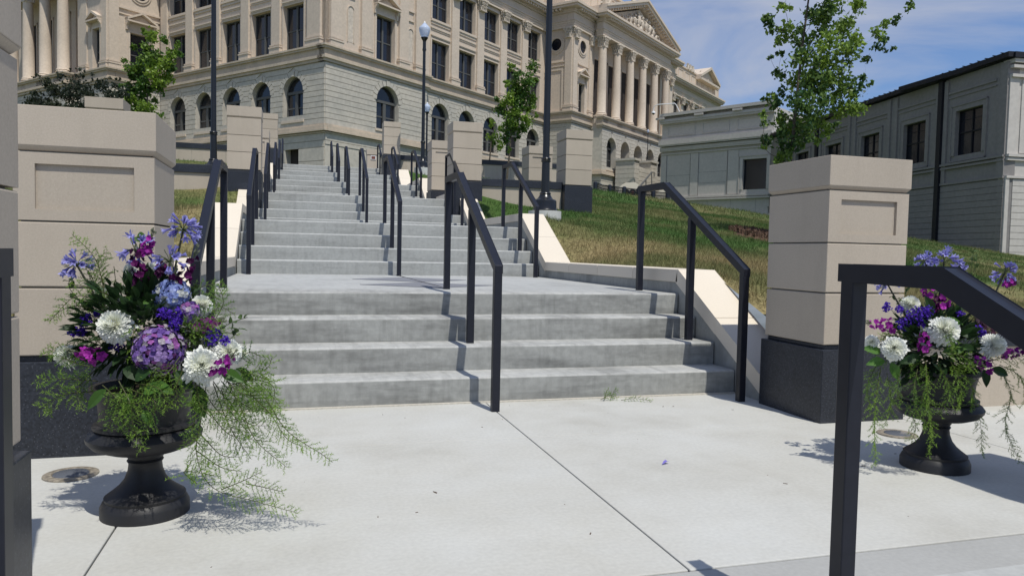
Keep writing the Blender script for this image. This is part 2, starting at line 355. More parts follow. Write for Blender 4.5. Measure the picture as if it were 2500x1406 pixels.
# ------------------------------------------------------------------ cheek walls with copings
SL = R_/T_
def cheek(side_, k):
    x0, x1 = (SX1, SX1+0.34) if side_ > 0 else (SX0, SX0-0.34)
    y0 = YK[k]; z0 = 4*k*R_; zt = z0+0.857-0.66+0.0
    ya = 4.29 if k == 0 else y0-0.268; yb = y0+0.865; ye = (YK[k+1]-0.268) if k < 5 else yb+2.0
    za = z0+0.353+SL*(ya-y0); zb = z0+0.857
    t = thing('cheek_wall', (x0, ya, z0), 'cream stone coping on the low concrete wall %s of the %s flight and its landing' % ('right' if side_ > 0 else 'left', ordn[k]), 'low wall', 'coped cheek walls beside the stairs')
    th = 0.105; cth = th*math.sqrt(1+SL*SL)*0.97
    s = 0.012*(1 if side_ > 0 else -1)
    xi, xo = (x0+s, x1-s)
    mb = MB(); mb.prism([(ya, za-cth), (yb, zb-cth), (yb, zb-th), (ye, zb-th), (ye, zb-1.0), (yb, zb-1.2), (ya, za-1.1 if k else -0.1)], min(xi, xo), max(xi, xo), 'u')
    mb.build('concrete_base', 'cheek', t)
    xa, xb = min(x0, x1), max(x0, x1)
    n = 2
    for i in range(n):
        a = ya+(yb-ya)*i/n; b = ya+(yb-ya)*(i+1)/n
        A = za+SL*(a-ya); B = za+SL*(b-ya)
        if i == n-1: B = zb
        gp = 0.0035
        mb = MB(); lo2 = cth if i < n-1 else th
        mb.prism([(a+gp, A+SL*gp), (b-(gp if i < n-1 else 0), B-(SL*gp if i < n-1 else 0)), (b-(gp if i < n-1 else -0.03), B-lo2), (a+gp, A-cth)], xa, xb, 'u')
        mb.build('coping_stone', 'coping', t, bevel=0.003)
    m_ = 4; L0 = yb
    for i in range(m_):
        a = L0+(ye-L0)*i/m_; b = L0+(ye-L0)*(i+1)/m_
        mb = MB(); mb.box(xa, xb, a+0.0035+(0.03 if i == 0 else 0)*0, b-0.0035 if i < m_-1 else b, zb-th, zb); mb.build('coping_stone', 'coping', t, bevel=0.003)
for k in range(6):
    for sd_ in (-1, 1): cheek(sd_, k)

# ------------------------------------------------------------------ stone piers
def make_pier(panel=True):
    t = bpy.data.objects.new('stone_pier', None); COL.objects.link(t)
    a = 0.302
    mb = MB(); mb.box(-a, a, -a, a, -0.5, 0.435); mb.box(-a+0.03, a-0.03, -a+0.03, a-0.03, 0.435, 0.458); mb.build('granite_base', 'granite', t, bevel=0.004)
    s = 0.285; ch = 0.012; zz = [0.458, 0.768, 1.064, 1.372]
    for i in range(3):
        z0, z1 = zz[i]+0.004, zz[i+1]-0.004
        mb = MB()
        if i == 2 and panel:   # recessed panel in the course under the cap, front and back, right hand side flush
            fx0, fx1, fz0, fz1, dp = -0.20, 0.20, z0+0.05, z1-0.05, 0.016
            mb.box(-s, s, -s+dp, s-dp, z0, z1)
            for y0_, y1_ in ((-s, -s+dp), (s-dp, s)):
                mb.box(-s, fx0, y0_, y1_, z0, z1); mb.box(fx1, s, y0_, y1_, z0, z1)
                mb.box(fx0, fx1, y0_, y1_, z0, fz0); mb.box(fx0, fx1, y0_, y1_, fz1, z1)
            mb.build('panel_course', 'caststone', t)
        else:
            mb.box(-s, s, -s, s, z0, z1); mb.build('stone_course', 'caststone', t, bevel=0.005)
    mb = MB(); mb.box(-s+0.022, s-0.022, -s+0.022, s-0.022, 0.44, 1.40); mb.build('mortar_core', 'cheek', t)
    mb = MB(); c = 0.293; e = 0.02
    mb.hexa([(-s+0.01,-s+0.01,1.376),(s-0.01,-s+0.01,1.376),(s-0.01,s-0.01,1.376),(-s+0.01,s-0.01,1.376),(-c,-c,1.376+e),(c,-c,1.376+e),(c,c,1.376+e),(-c,c,1.376+e)])
    mb.box(-c, c, -c, c, 1.376+e, 1.572)
    mb.build('cap', 'caststone', t, bevel=0.003)
    return t
pier0 = make_pier(); pier1 = make_pier(False); plain_used = False
PX = [-3.15, -0.92, 3.262, 5.49]
piers = [
 (3.262, 3.945, 0, 'cream stone pier on a black granite base, behind the right flower urn'),
 (-0.92, 4.05, 0, 'cream stone pier on a black granite base, behind the left flower urn'),
 (-0.94, 1.80, 0, 'nearest stone pier, cropped by the left edge of the photo'),
 (3.30, 1.80, 0, 'stone pier just outside the right edge, shading the plaza corner'),
 (5.49, 3.945, 0, 'stone pier at the far end of the low wall beyond the right urn'),
 (-3.15, 4.05, 0, 'stone pier hidden at the far end of the left plaza wall'),
 (3.14, 14.37, 1.88, 'tall cream pier right of the third flight, with the shadow edge at its foot'),
 (5.49, 14.5, 1.90, 'cream pier just right of the big black lamp pole, at the wall end'),
 (-0.92, 14.37, 1.88, 'large cream pier left of the third flight, in front of the arched windows'),
 (-3.15, 14.37, 1.86, 'pier whose cap shows above the left foreground pier, before the plum tree'),
 (3.18, 16.95, 1.88, 'shorter looking cream pier with a recessed panel, left of the tall right pier'),
 (5.44, 16.85, 1.88, 'panelled cream pier behind the black lamp pole'),
 (-0.88, 16.95, 1.88, 'pier showing as a thin strip behind the large left pier'),
 (3.13, 26.35, 3.82, 'distant cream pier beside the black lamp post, right of the upper flights'),
 (-0.93, 26.0, 3.76, 'distant cream pier left of the upper flights, partly behind the large one'),
]
for i, (x, y, z, lab) in enumerate(piers):
    pl = i in (6, 7, 8, 9, 13, 14)
    o = (pier0 if i == 0 else (pier1 if i == 6 else copy_tree(pier1 if pl else pier0))); o.location = (x, y, z)
    tag(o, lab, 'pier', 'cream stone piers flanking the stairs')
    if i == 2: o.scale = (1, 1, 1.03)
# small wall with the plaque at the head of the stairs
t = thing('plaque_pier', (2.92, 31.2, 3.9), 'small cream pier with a framed plaque at the head of the stairs', 'pier')
mb = MB(); mb.box(2.72, 3.12, 31.0, 31.4, 3.0, 4.82); mb.build('stone_body', 'caststone', t)
mb = MB(); mb.box(2.70, 3.14, 30.98, 31.42, 4.84, 5.05); mb.build('cap', 'caststone', t)
mb = MB(); mb.box(2.86, 3.07, 30.975, 31.0, 4.64, 4.80); pq = mb.build('plaque', 'whitepaint', t)
mb = MB(); mb.box(2.885, 3.045, 30.968, 30.975, 4.665, 4.775); mb.build('plaque_face', 'tag', pq)

# ------------------------------------------------------------------ retaining walls with granite caps
def wall(name, x0, x1, y, zb, zt, cap, lab, dep=0.36, jw=1.1):
    t = thing(name, ((x0+x1)/2, y, zb), lab, 'wall', 'cream retaining walls with dark caps')
    n = max(1, round((x1-x0)/jw))
    for i in range(n):
        a = x0+(x1-x0)*i/n; b = x0+(x1-x0)*(i+1)/n
        mb = MB(); mb.box(a+0.004, b-0.004, y, y+dep, zb-0.6, zt-cap); mb.build('wall_panel', 'caststone', t)
    mb = MB(); mb.box(x0, x1, y+0.012, y+dep-0.01, zb-0.6, zt-cap-0.01); mb.build('mortar_core', 'cheek', t)
    mb = MB(); mb.box(x0, x1, y-0.03, y+dep+0.03, zt-cap, zt); mb.build('granite_cap', 'granite', t, bevel=0.004)
wall('retaining_wall', 3.566, 5.186, 3.86, 0, 0.492, 0.085, 'low cream wall with black cap behind the right flower urn')
wall('retaining_wall', 5.794, 13.9, 3.86, 0, 0.492, 0.085, 'low wall continuing beyond the right edge of the photo')
wall('retaining_wall', -2.846, -1.224, 3.9, 0, 0.492, 0.085, 'low wall between the two left plaza piers')
wall('retaining_wall', -9.0, -3.454, 3.9, 0, 0.492, 0.085, 'low wall continuing beyond the left edge of the photo')
wall('retaining_wall', 3.444, 5.186, 14.38, 1.9, 2.42, 0.15, 'cream wall with black cap linking the two piers beside the big lamp')
wall('retaining_wall', -2.846, -1.224, 14.38, 1.9, 2.42, 0.15, 'cream wall with black cap between the left piers, nearer of the two')
wall('retaining_wall', 3.435, 9.5, 26.3, 3.7, 4.30, 0.17, 'far cream wall with black cap, above the grass right of the stairs')
wall('retaining_wall', -9.5, -1.234, 26.1, 3.7, 4.28, 0.17, 'far cream wall with black cap, above the grass left of the stairs')

# ------------------------------------------------------------------ lamps
def make_lamp():
    t = bpy.data.objects.new('street_lamp', None); COL.objects.link(t)
    mb = MB(); mb.lathe([(-0.5, 0.27), (0.0, 0.27)], seg=40); mb.build('concrete_footing', 'lampconc', t, smooth=True)
    mb = MB(); mb.lathe([(0.0, 0.20), (0.02, 0.205), (0.05, 0.19), (0.165, 0.187), (0.185, 0.17), (0.19, 0.155), (0.20, 0.13), (0.235, 0.105), (0.27, 0.088), (0.285, 0.095), (0.30, 0.088), (0.31, 0.074)], seg=32)
    mb.build('base', 'lamppaint', t, smooth=True)
    mb = MB(); mb.lathe([(0.30, 0.070), (0.80, 0.064), (0.802, 0.075), (0.815, 0.082), (0.83, 0.070), (0.85, 0.082), (0.865, 0.074), (0.88, 0.056)], seg=32); mb.build('lower_pole', 'lamppaint', t, smooth=True)
    mb = MB(); mb.lathe([(0.87, 0.056), (3.80, 0.046)], seg=32, flute=0.07); mb.build('fluted_pole', 'lamppaint', t, smooth=True, angle=math.radians(60))
    mb = MB(); mb.lathe([(3.78, 0.062), (3.84, 0.066), (3.85, 0.055), (4.05, 0.052), (4.10, 0.06), (4.14, 0.085), (4.18, 0.112), (4.20, 0.115), (4.20, 0.09)], seg=24); mb.build('collar', 'lamppaint', t, smooth=True)
    mb = MB(); mb.lathe([(4.20, 0.10), (4.30, 0.145), (4.42, 0.176), (4.48, 0.182), (4.52, 0.17), (4.57, 0.125), (4.62, 0.075), (4.65, 0.045)], seg=28); g_ = mb.build('globe', 'globe', t, smooth=True)
    mb = MB(); mb.lathe([(4.65, 0.045), (4.665, 0.05), (4.68, 0.03), (4.70, 0.022), (4.73, 0.005)], seg=12); mb.build('finial', 'whitepaint', g_, smooth=True)
    return t
lamp0 = make_lamp()
lamps = [((3.90, 11.6, 1.655), 'big black lamp post on a round concrete footing beside the coping'),
         ((-1.69, 16.7, 2.48), 'black lamp post left of the stairs, its globe above the photo'),
         ((3.92, 24.3, 3.66), 'black lamp post whose frosted acorn globe shows against the stone wing'),
         ((6.65, 40.0, 4.2), 'smaller looking lamp whose globe peeks out beside the nearer post')]
for i, (p, lab) in enumerate(lamps):
    o = lamp0 if i == 0 else copy_tree(lamp0); o.location = p; tag(o, lab, 'street lamp', 'black lamp posts with acorn globes')
# ------------------------------------------------------------------ the stone statehouse
TH = math.radians(50.65)
CB = Vector((1.538, 52.303, 0)); UR = Vector((math.sin(TH), math.cos(TH), 0)); UL = Vector((-math.cos(TH), math.sin(TH), 0)); NR = Vector((UR.y, -UR.x, 0))
def frame(o, U, N):
    return lambda u, d, z: (o.x+U.x*u+N.x*d, o.y+U.y*u+N.y*d, z)
GZ = 3.5
def arch_backing(mb, u0, u1, z0, z1, arches, d0=-0.55, d1=0.0):
    e = u0
    for c, a, sl, sp in arches:
        mb.box(e, c-a, d0, d1, z0, z1); mb.box(c-a, c+a, d0, d1, z0, sl); e = c+a
        n = 14
        for i in range(n):
            w0, w1 = PI-PI*i/n, PI-PI*(i+1)/n
            ua, ub = c+a*math.cos(w0), c+a*math.cos(w1); za, zb = sp+a*math.sin(w0), sp+a*math.sin(w1)
            mb.hexa([(ua,d0,za),(ub,d0,zb),(ub,d1,zb),(ua,d1,za),(ua,d0,z1),(ub,d0,z1),(ub,d1,z1),(ua,d1,z1)])
    mb.box(e, u1, d0, d1, z0, z1)
def rustic(mb, u0, u1, z0, z1, arches, h=0.36, gp=0.035, d=0.06):
    n = round((z1-z0)/h); h = (z1-z0)/n
    for i in range(n):
        a0, a1 = z0+i*h+gp/2, z0+(i+1)*h-gp/2
        def half(a, sl, sp, z):
            Rr = a+0.40
            if z < sl: return 0
            if z < sp: return a
            return math.sqrt(max(0, Rr*Rr-(z-sp)**2)) if z > sp+0.02 else Rr
        e0 = e1 = u0
        for c, a, sl, sp in arches:
            if a0 < sl-0.02: continue
            h0, h1 = half(a, sl, sp, a0), half(a, sl, sp, a1)
            if a0 < sp <= a1: h0 = a; h1 = a+0.40
            if h0 <= 0 and h1 <= 0: continue
            mb.hexa([(e0,0,a0),(c-h0-gp/2,0,a0),(c-h0-gp/2,d,a0),(e0,d,a0),(e1,0,a1),(c-h1-gp/2,0,a1),(c-h1-gp/2,d,a1),(e1,d,a1)])
            e0, e1 = c+h0+gp/2, c+h1+gp/2
        mb.hexa([(e0,0,a0),(u1,0,a0),(u1,d,a0),(e0,d,a0),(e1,0,a1),(u1,0,a1),(u1,d,a1),(e1,d,a1)])
    for c, a, sl, sp in arches:
        Rr = a+0.40; n = 11
        for i in range(n):
            w0, w1 = PI*i/n+0.018, PI*(i+1)/n-0.018; dd = d+(0.03 if i == n//2 else 0)
            q = [(c+r*math.cos(w), sp+r*math.sin(w)) for r, w in ((a, w0), (Rr, w0), (Rr, w1), (a, w1))]
            mb.prism(q, 0, dd, 'd')
def arched_window(F, c, a, sl, sp, par, deep=-0.42, dark=False):
    mb = MB(F); w = 0.09
    n = 16; pts = [(c+a*math.cos(PI*i/n), sp+a*math.sin(PI*i/n)) for i in range(n+1)]; pin = [(c+(a-w)*math.cos(PI*i/n), sp+(a-w)*math.sin(PI*i/n)) for i in range(n+1)]
    for i in range(n): mb.prism([pts[i], pts[i+1], pin[i+1], pin[i]], deep, deep+0.1, 'd')
    mb.box(c-a, c-a+w, deep, deep+0.1, sl, sp); mb.box(c+a-w, c+a, deep, deep+0.1, sl, sp); mb.box(c-a, c+a, deep, deep+0.14, sl, sl+0.08)
    mb.box(c-a+w, c+a-w, deep, deep+0.16, sp-0.09, sp+0.09); mb.box(c-0.14, c+0.14, deep, deep+0.14, sl+0.08, sp-0.09)
    mz = sl+(sp-sl)*0.47
    for s0, s1 in ((c-a+w, c-0.14), (c+0.14, c+a-w)): mb.box(s0, s1, deep, deep+0.07, mz-0.05, mz+0.05)
    fr = mb.build('arched_window', 'winframe', par)
    mb = MB(F); mb.poly([(c-a, deep+0.03, sl), (c+a, deep+0.03, sl)]+[(x, deep+0.03, z) for x, z in pts[0:]]); mb.build('pane', 'pane', fr)
    mb = MB(F); mb.box(c-a-0.12, c+a+0.12, -0.1, 0.14, sl-0.16, sl); mb.build('sill', 'limestone', fr)
    return fr
def rect_window(F, ua, ub, za, zb, par, deep=-0.40, sill=True, mull=True):
    mb = MB(F); w = 0.08
    mb.box(ua, ua+w, deep, deep+0.1, za, zb); mb.box(ub-w, ub, deep, deep+0.1, za, zb); mb.box(ua, ub, deep, deep+0.11, za, za+w); mb.box(ua, ub, deep, deep+0.11, zb-w, zb)
    c = (ua+ub)/2
    if mull: mb.box(c-0.07, c+0.07, deep, deep+0.12, za+w, zb-w)
    mz = za+(zb-za)*0.45
    for s0, s1 in ((ua+w, c-0.07), (c+0.07, ub-w)): mb.box(s0, s1, deep, deep+0.07, mz-0.04, mz+0.04)
    fr = mb.build('window', 'winframe', par)
    mb = MB(F); mb.poly([(ua, deep+0.03, za), (ub, deep+0.03, za), (ub, deep+0.03, zb), (ua, deep+0.03, zb)]); mb.build('pane', 'pane', fr)
    return fr
def wall_holes(mb, u0, u1, z0, z1, holes, d0=-0.55, d1=0.0):
    ed = sorted({u0, u1, *[h[0] for h in holes], *[h[1] for h in holes]})
    for a, b in zip(ed[:-1], ed[1:]):
        hs = sorted([h for h in holes if h[0] <= a+1e-6 and h[1] >= b-1e-6], key=lambda h: h[2]); z = z0
        for h in hs:
            if h[2] > z: mb.box(a, b, d0, d1, z, h[2])
            z = h[3]
        if z < z1: mb.box(a, b, d0, d1, z, z1)
def belt(F, u0, u1, par, e=0.0, name='belt_course'):
    mb = MB(F)
    for z0, z1, d in ((13.55,13.74,0.16),(13.74,13.93,0.27),(13.93,14.40,0.12),(14.40,14.53,0.27),(14.53,14.65,0.36)): mb.box(u0-e*d, u1+e*d, -0.5, d, z0, z1)
    mb.build(name, 'mould', par)
def entab(F, u0, u1, par, e0=0, e1=0, step=0.42):
    mb = MB(F)
    for z0, z1, d in ((22.5,22.72,0.24),(22.72,22.92,0.28),(22.92,23.10,0.33),(23.10,23.17,0.40),(23.17,23.86,0.22),(23.86,24.0,0.36),(24.0,24.22,0.42),(24.22,24.44,0.98),(24.44,24.66,1.10)):
        mb.box(u0-e0*d, u1+e1*d, -0.5, d, z0, z1)
    k = int((u1-u0)/step)
    for i in range(k): x = u0+0.1+i*step; mb.box(x, x+step*0.52, 0.42, 0.86, 24.02, 24.22)
    mb.build('cornice', 'limestone', par)
CAPV = None
def capital(F, u, d, z0, z1, w, par):
    """leafy Corinthian capital"""
    mb = MB(F); h = z1-z0; rr = random.Random(int(u*100))
    for f0, f1, a0, a1 in ((0, 0.06, 0.50, 0.50), (0.06, 0.5, 0.42, 0.44), (0.5, 0.87, 0.44, 0.56)):
        mb.hexa([(u+sx*w*q, d+sy*w*q, z0+h*f) for f, q in ((f0, a0), (f1, a1)) for sx, sy in ((-1, -1), (1, -1), (1, 1), (-1, 1))])
    mb.box(u-w*0.64, u+w*0.64, d-w*0.64, d+w*0.64, z1-h*0.12, z1)
    for za, zb, o_, n in ((0.05, 0.40, 0.47, 4), (0.30, 0.66, 0.52, 3), (0.55, 0.86, 0.58, 4)):
        for sx, sy in ((0, 1), (1, 0), (-1, 0), (0, -1)):
            for i in range(n):
                q = ((i+0.5)/n-0.5)*(1.05 if n != 3 else 0.8); zt = z0+h*zb; zb_ = z0+h*za; ww = w*0.085
                def pt(o2, z, dq=0): return (u+(q+dq)*w, d+sy*w*o2, z) if sx == 0 else (u+sx*w*o2, d+(q+dq)*w, z)
                mb.tube([pt(o_-0.05, zb_), pt(o_, zb_+(zt-zb_)*0.6), pt(o_+0.07, zt), pt(o_+0.13, zt-h*0.05)], ww, 5, ww*0.7)
    for sx in (-1, 1):
        for sy in (-1, 1): mb.ball((u+sx*w*0.60, d+sy*w*0.60, z0+h*0.80), w*0.13, 6, 4)
    return mb.build('capital', 'carved', par)
def pilaster(F, u0, u1, par, d=0.2, cap=True, top=21.55, small=False):
    mb = MB(F); mb.box(u0, u1, 0, d, 15.2, top)
    for z0, z1, e in ((14.66,15.0,0.10),(15.0,15.1,0.14),(15.1,15.17,0.06),(15.17,15.26,0.09)): mb.box(u0-e, u1+e, 0, d+e, z0, z1)
    p = mb.build('pilaster', 'limestone', par)
    w = u1-u0
    if cap: capital(F, (u0+u1)/2, d*0.5, top, 22.5, w*0.86, p)
    return p
def surround(mb, ua, ub, za, zb, w=0.16, d=0.06, head=False):
    mb.box(ua-w, ua, 0, d, za, zb+w); mb.box(ub, ub+w, 0, d, za, zb+w); mb.box(ua, ub, 0, d, zb, zb+w)
    if head:
        mb.box(ua-w-0.06, ub+w+0.06, 0, 0.16, zb+0.42, zb+0.52); mb.box(ua-w-0.12, ub+w+0.12, 0, 0.24, zb+0.52, zb+0.60)
def hood(F, c, hw, z, par, d=0.45):
    """small pediment on brackets over a window"""
    mb = MB(F); mb.box(c-hw, c+hw, 0, d, z, z+0.12)
    for s in (-1, 1):
        mb.prism([(c+s*hw, z+0.12), (c, z+0.12+hw*0.52), (c, z+0.30+hw*0.52), (c+s*(hw+0.04), z+0.28)], 0, d, 'd')
        mb.prism([(0, z-0.62), (0.12, z-0.60), (0.16, z-0.30), (0.34, z-0.10), (0.34, z), (0, z)], c+s*(hw-0.10)-0.09, c+s*(hw-0.10)+0.09, 'u')
    mb.prism([(c-hw+0.1, z+0.12), (c+hw-0.1, z+0.12), (c, z+0.12+hw*0.5)], 0, 0.10, 'd')
    mb.build('window_hood', 'limestone', par)
SH_ = thing('stone_statehouse', (CB.x, CB.y, GZ), 'huge beige limestone statehouse with arched ground floor, pilasters and columned portico', 'building')

def storeys(F, u0, u1, par, arches, rects, name='', top=24.6, plinth=True, groove=True, body='upper_wall'):
    mb = MB(F); arch_backing(mb, u0, u1, 9.3, 13.6, arches); rustic(mb, u0, u1, 9.4, 13.5, arches); mb.build('ground_storey_wall', 'rustic', par)
    if plinth:
        mb = MB(F); mb.box(u0, u1, -0.55, 0.06, GZ-1, 8.0)
        z = 8.0
        for zz in (7.83, 8.27): mb.box(u0, u1, -0.5, 0.10, z+0.02, zz-0.0) if zz > z else None; z = max(z, zz)
        mb.box(u0, u1, -0.5, 0.10, 8.30, 8.76)
        mb.build('plinth_wall', 'rustic', par)
        mb = MB(F)
        for z0, z1, d in ((8.76,8.86,0.18),(8.90,9.02,0.34),(9.02,9.24,0.28),(9.24,9.40,0.14)): mb.box(u0-0.0, u1+0.0, -0.5, d, z0, z1)
        mb.build('base_moulding', 'mould', par)
    mb = MB(F); wall_holes(mb, u0, u1, 14.6, top, rects)
    for a, b, c, d in rects: surround(mb, a, b, c, d)
    mb.build(body, 'limestone', par)
    for c, a, sl, sp in arches: arched_window(F, c, a, sl, sp, par)
    for a, b, c, d in rects: rect_window(F, a, b, c, d, par)
def bay_trim(F, c, par, hw=1.08):
    mb = MB(F)
    mb.box(c-1.22, c+1.22, 0, 0.14, 19.18, 19.36); mb.box(c-1.18, c+1.18, 0, 0.07, 18.98, 19.18)
    mb.box(c-1.20, c+1.20, 0, 0.10, 18.62, 18.74); mb.box(c-1.15, c+1.15, 0, 0.05, 18.50, 18.62)
    mb.box(c-1.18, c+1.18, 0, 0.14, 18.02, 18.12); mb.box(c-1.12, c+1.12, 0, 0.09, 17.93, 18.02)
    mb.build('spandrel_moulding', 'limestone', par)
# --- right wing and corner pavilion
FR = frame(CB, UR, NR)
cs = [12.2+3.45*k for k in range(5)]
rects = [r for c in cs for r in ((c-1.08, c+1.08, 14.72, 17.74), (c-1.08, c+1.08, 19.38, 22.15))]
storeys(FR, 10.2, 28.4, SH_, [(c+0.1, 1.07, 9.78, 11.80) for c in cs], rects)
belt(FR, 10.2, 28.2, SH_); entab(FR, 9.2, 28.0, SH_)
for c in cs: bay_trim(FR, c, SH_)
for k in range(5): u = 13.92+3.45*k; pilaster(FR, u-0.47, u+0.47, SH_) if u < 27.5 else None
FC = frame(CB+NR*0.28, UR, NR)
P5 = (4.72, 6.62, 14.72, 17.95)
storeys(FC, 0.0, 10.3, SH_, [(5.95, 1.15, 9.78, 11.85)], [P5], body='corner_pavilion_wall')
belt(FC, -0.0, 10.3, SH_, e=1); entab(FC, 0.0, 10.3, SH_, 1, 1)
for a, b in ((0.32, 1.28), (3.15, 4.08), (7.0, 7.95), (8.8, 9.75)): pilaster(FC, a, b, SH_)
hood(FC, 5.67, 1.22, 18.55, SH_)
for c in (2.25, 8.35):      # round-headed niches
    mb = MB(FC); n = 10; a = 0.27
    q = [(c-a, 15.3)]+[(c-a*math.cos(PI*i/n), 17.5+a*math.sin(PI*i/n)) for i in range(n+1)]+[(c+a, 15.3)]
    mb.prism(q, 0.0, 0.012, 'd'); nb = mb.build('niche', 'carved', SH_)
    mb = MB(FC); mb.box(c-a-0.06, c-a, 0, 0.06, 15.3, 17.5); mb.box(c+a, c+a+0.06, 0, 0.06, 15.3, 17.5)
    for i in range(n):
        w0, w1 = PI*i/n, PI*(i+1)/n; mb.prism([(c+r*math.cos(w), 17.5+r*math.sin(w)) for r, w in ((a, w0), (a+0.06, w0), (a+0.06, w1), (a, w1))], 0, 0.06, 'd')
    mb.build('niche_surround', 'limestone', nb)
mb = MB(FC)
for c in (8.35, 9.3, 2.25): mb.box(c-0.36, c+0.36, 0, 0.10, 19.02, 19.12); mb.box(c-0.36, c+0.36, 0, 0.08, 18.32, 18.42); mb.box(c-0.36, c-0.30, 0, 0.06, 18.42, 19.02); mb.box(c+0.30, c+0.36, 0, 0.06, 18.42, 19.02)
mb.build('panel_moulding', 'limestone', SH_)
# --- left face
FLf = frame(CB-UR*0.0+NR*0.0, UL, -UR)
ca = [2.95+3.53*k for k in range(5)]
rl = [r for c in ca for r in ((c-1.08, c+1.08, 14.72, 17.82), (c-1.08, c+1.08, 19.45, 22.2))]
mbd = None
mb = MB(FLf); arch_backing(mb, -0.28, 19.8, 9.3, 13.6, [(c, 1.07, 9.82, 11.80) for c in ca]); rustic(mb, -0.28, 19.8, 9.4, 13.5, [(c, 1.07, 9.82, 11.80) for c in ca]); mb.build('ground_storey_wall', 'rustic', SH_)
mb = MB(FLf); wall_holes(mb, -0.28, 19.8, GZ-1, 8.78, [(2.30, 3.75, 4.5, 8.02)])
for z0, z1 in ((4.0, 5.25), (5.29, 6.05), (6.09, 6.9), (6.94, 7.8), (7.84, 8.25), (8.29, 8.74)):
    if z1 < 8.1: mb.box(-0.28, 2.30, 0, 0.06, z0, z1); mb.box(3.75, 19.8, 0, 0.06, z0, z1)
    else: mb.box(-0.28, 19.8, 0, 0.06, z0, z1)
mb.build('plinth_wall', 'rustic', SH_)
mb = MB(FLf); mb.box(2.30, 3.75, -0.5, -0.45, 4.5, 8.0); mb.box(2.95, 3.05, -0.45, -0.40, 4.5, 8.0); mb.build('basement_door', 'deepshade', SH_)
mb = MB(FLf)
for z0, z1, d in ((8.76,8.86,0.14),(8.90,9.02,0.30),(9.02,9.24,0.24),(9.24,9.40,0.10)): mb.box(-0.28-d, 19.8, -0.5, d, z0, z1)
mb.build('base_moulding', 'mould', SH_)
mb = MB(FLf); wall_holes(mb, -0.28, 19.8, 14.6, 24.6, rl)
for a, b, c, d in rl: surround(mb, a, b, c, d)
mb.build('upper_wall', 'limestone', SH_)
for c in ca: arched_window(FLf, c, 1.07, 9.82, 11.80, SH_); bay_trim(FLf, c, SH_)
for a, b, c, d in rl: rect_window(FLf, a, b, c, d, SH_)
belt(FLf, -0.28, 19.8, SH_, e=0); entab(FLf, -0.5, 19.8, SH_)
for k in range(5): u = 4.70+3.53*k; pilaster(FLf, u-0.45, u+0.45, SH_)
pilaster(FLf, 0.05, 1.35, SH_, cap=False)
# --- solid bodies behind the fronts
mb = MB(FR); mb.box(0.75, 78, -16, -0.6, GZ-1, 26.2); mb.box(28.2, 51.9, -10, 2.55, GZ-1, 24.6)
mb.build('building_core', 'limestone', SH_)
mbx = MB(FLf); mbx.box(20.3, 24.0, -6, 3.6, GZ-1, 24.6); mbx.box(20.3, 60, -6, 1.6, GZ-1, 24.6); mbx.build('building_core', 'limestone', SH_)
# --- side blocks of the porticoes (right: d=3.18 at u=27.9..31.7; left: d=4.28 at v=19.6..24.5)
def oculus(F, c, z, r, par):
    mb = MB(F); n = 24
    for i in range(n):
        w0, w1 = 2*PI*i/n, 2*PI*(i+1)/n
        for ra, rb_, d in ((r, r+0.14, 0.13), (r+0.14, r+0.32, 0.07)): mb.prism([(c+q*math.cos(w), z+q*math.sin(w)) for q, w in ((ra, w0), (rb_, w0), (rb_, w1), (ra, w1))], 0, d, 'd')
    o = mb.build('round_window', 'limestone', par)
    mb = MB(F); mb.prism([(c+r*math.cos(2*PI*i/n), z+r*math.sin(2*PI*i/n)) for i in range(n)], 0.005, 0.02, 'd'); mb.build('pane', 'pane', o)
def plain(F, u0, u1, par, arches=(), rects=(), ext=1):
    mb = MB(F); arch_backing(mb, u0, u1, 9.3, 13.6, arches); rustic(mb, u0, u1, 9.4, 13.5, arches); mb.build('ground_storey_wall', 'rustic', par)
    mb = MB(F)
    for z0, z1 in ((GZ-1, 6.9), (6.94, 7.8), (7.84, 8.25), (8.29, 8.76)): mb.box(u0, u1, -0.5, 0.06, z0, z1)
    mb.build('plinth_wall', 'rustic', par)
    mb = MB(F)
    for z0, z1, d in ((8.76,8.86,0.14),(8.90,9.02,0.30),(9.02,9.24,0.24),(9.24,9.40,0.10)): mb.box(u0-d*ext, u1+d*ext, -0.5, d, z0, z1)
    mb.build('base_moulding', 'mould', par)
    mb = MB(F); wall_holes(mb, u0, u1, 14.6, 24.6, rects)
    for a, b, c, d in rects: surround(mb, a, b, c, d)
    mb.build('side_block_wall', 'limestone', par)
    for c, a, sl, sp in arches: arched_window(F, c, a, sl, sp, par)
    for r in rects: rect_window(F, *r, par, mull=False)
    belt(F, u0, u1, par, ext); entab(F, u0, u1, par, ext, ext)
F1s = frame(CB+UR*27.9, NR, -UR)
plain(F1s, 0.30, 2.66, SH_, ext=0)
oculus(F1s, 1.42, 21.1, 0.58, SH_); pilaster(F1s, 2.42, 3.15, SH_, d=0.12)
mb = MB(F1s); mb.box(0.45, 0.62, 0, 0.08, 14.9, 18.6); mb.box(2.05, 2.22, 0, 0.08, 14.9, 18.6); mb.box(0.45, 2.22, 0, 0.08, 18.6, 18.78)
for z in (19.35, 18.95): mb.box(0.4, 2.35, 0, 0.12, z, z+0.1)
mb.build('blind_window', 'limestone', SH_)
F1f = frame(CB+NR*3.18, UR, NR)
plain(F1f, 27.9, 32.3, SH_, (), [(29.15, 30.35, 14.72, 17.55)])
oculus(F1f, 29.75, 21.05, 0.60, SH_); pilaster(F1f, 27.95, 28.75, SH_, d=0.12); pilaster(F1f, 31.1, 31.75, SH_, d=0.10); hood(F1f, 29.75, 0.95, 18.2, SH_)
mb = MB(F1f)
mb.box(28.9, 31.0, 0, 0.12, 19.25, 19.38); mb.build('panel_moulding', 'limestone', SH_)
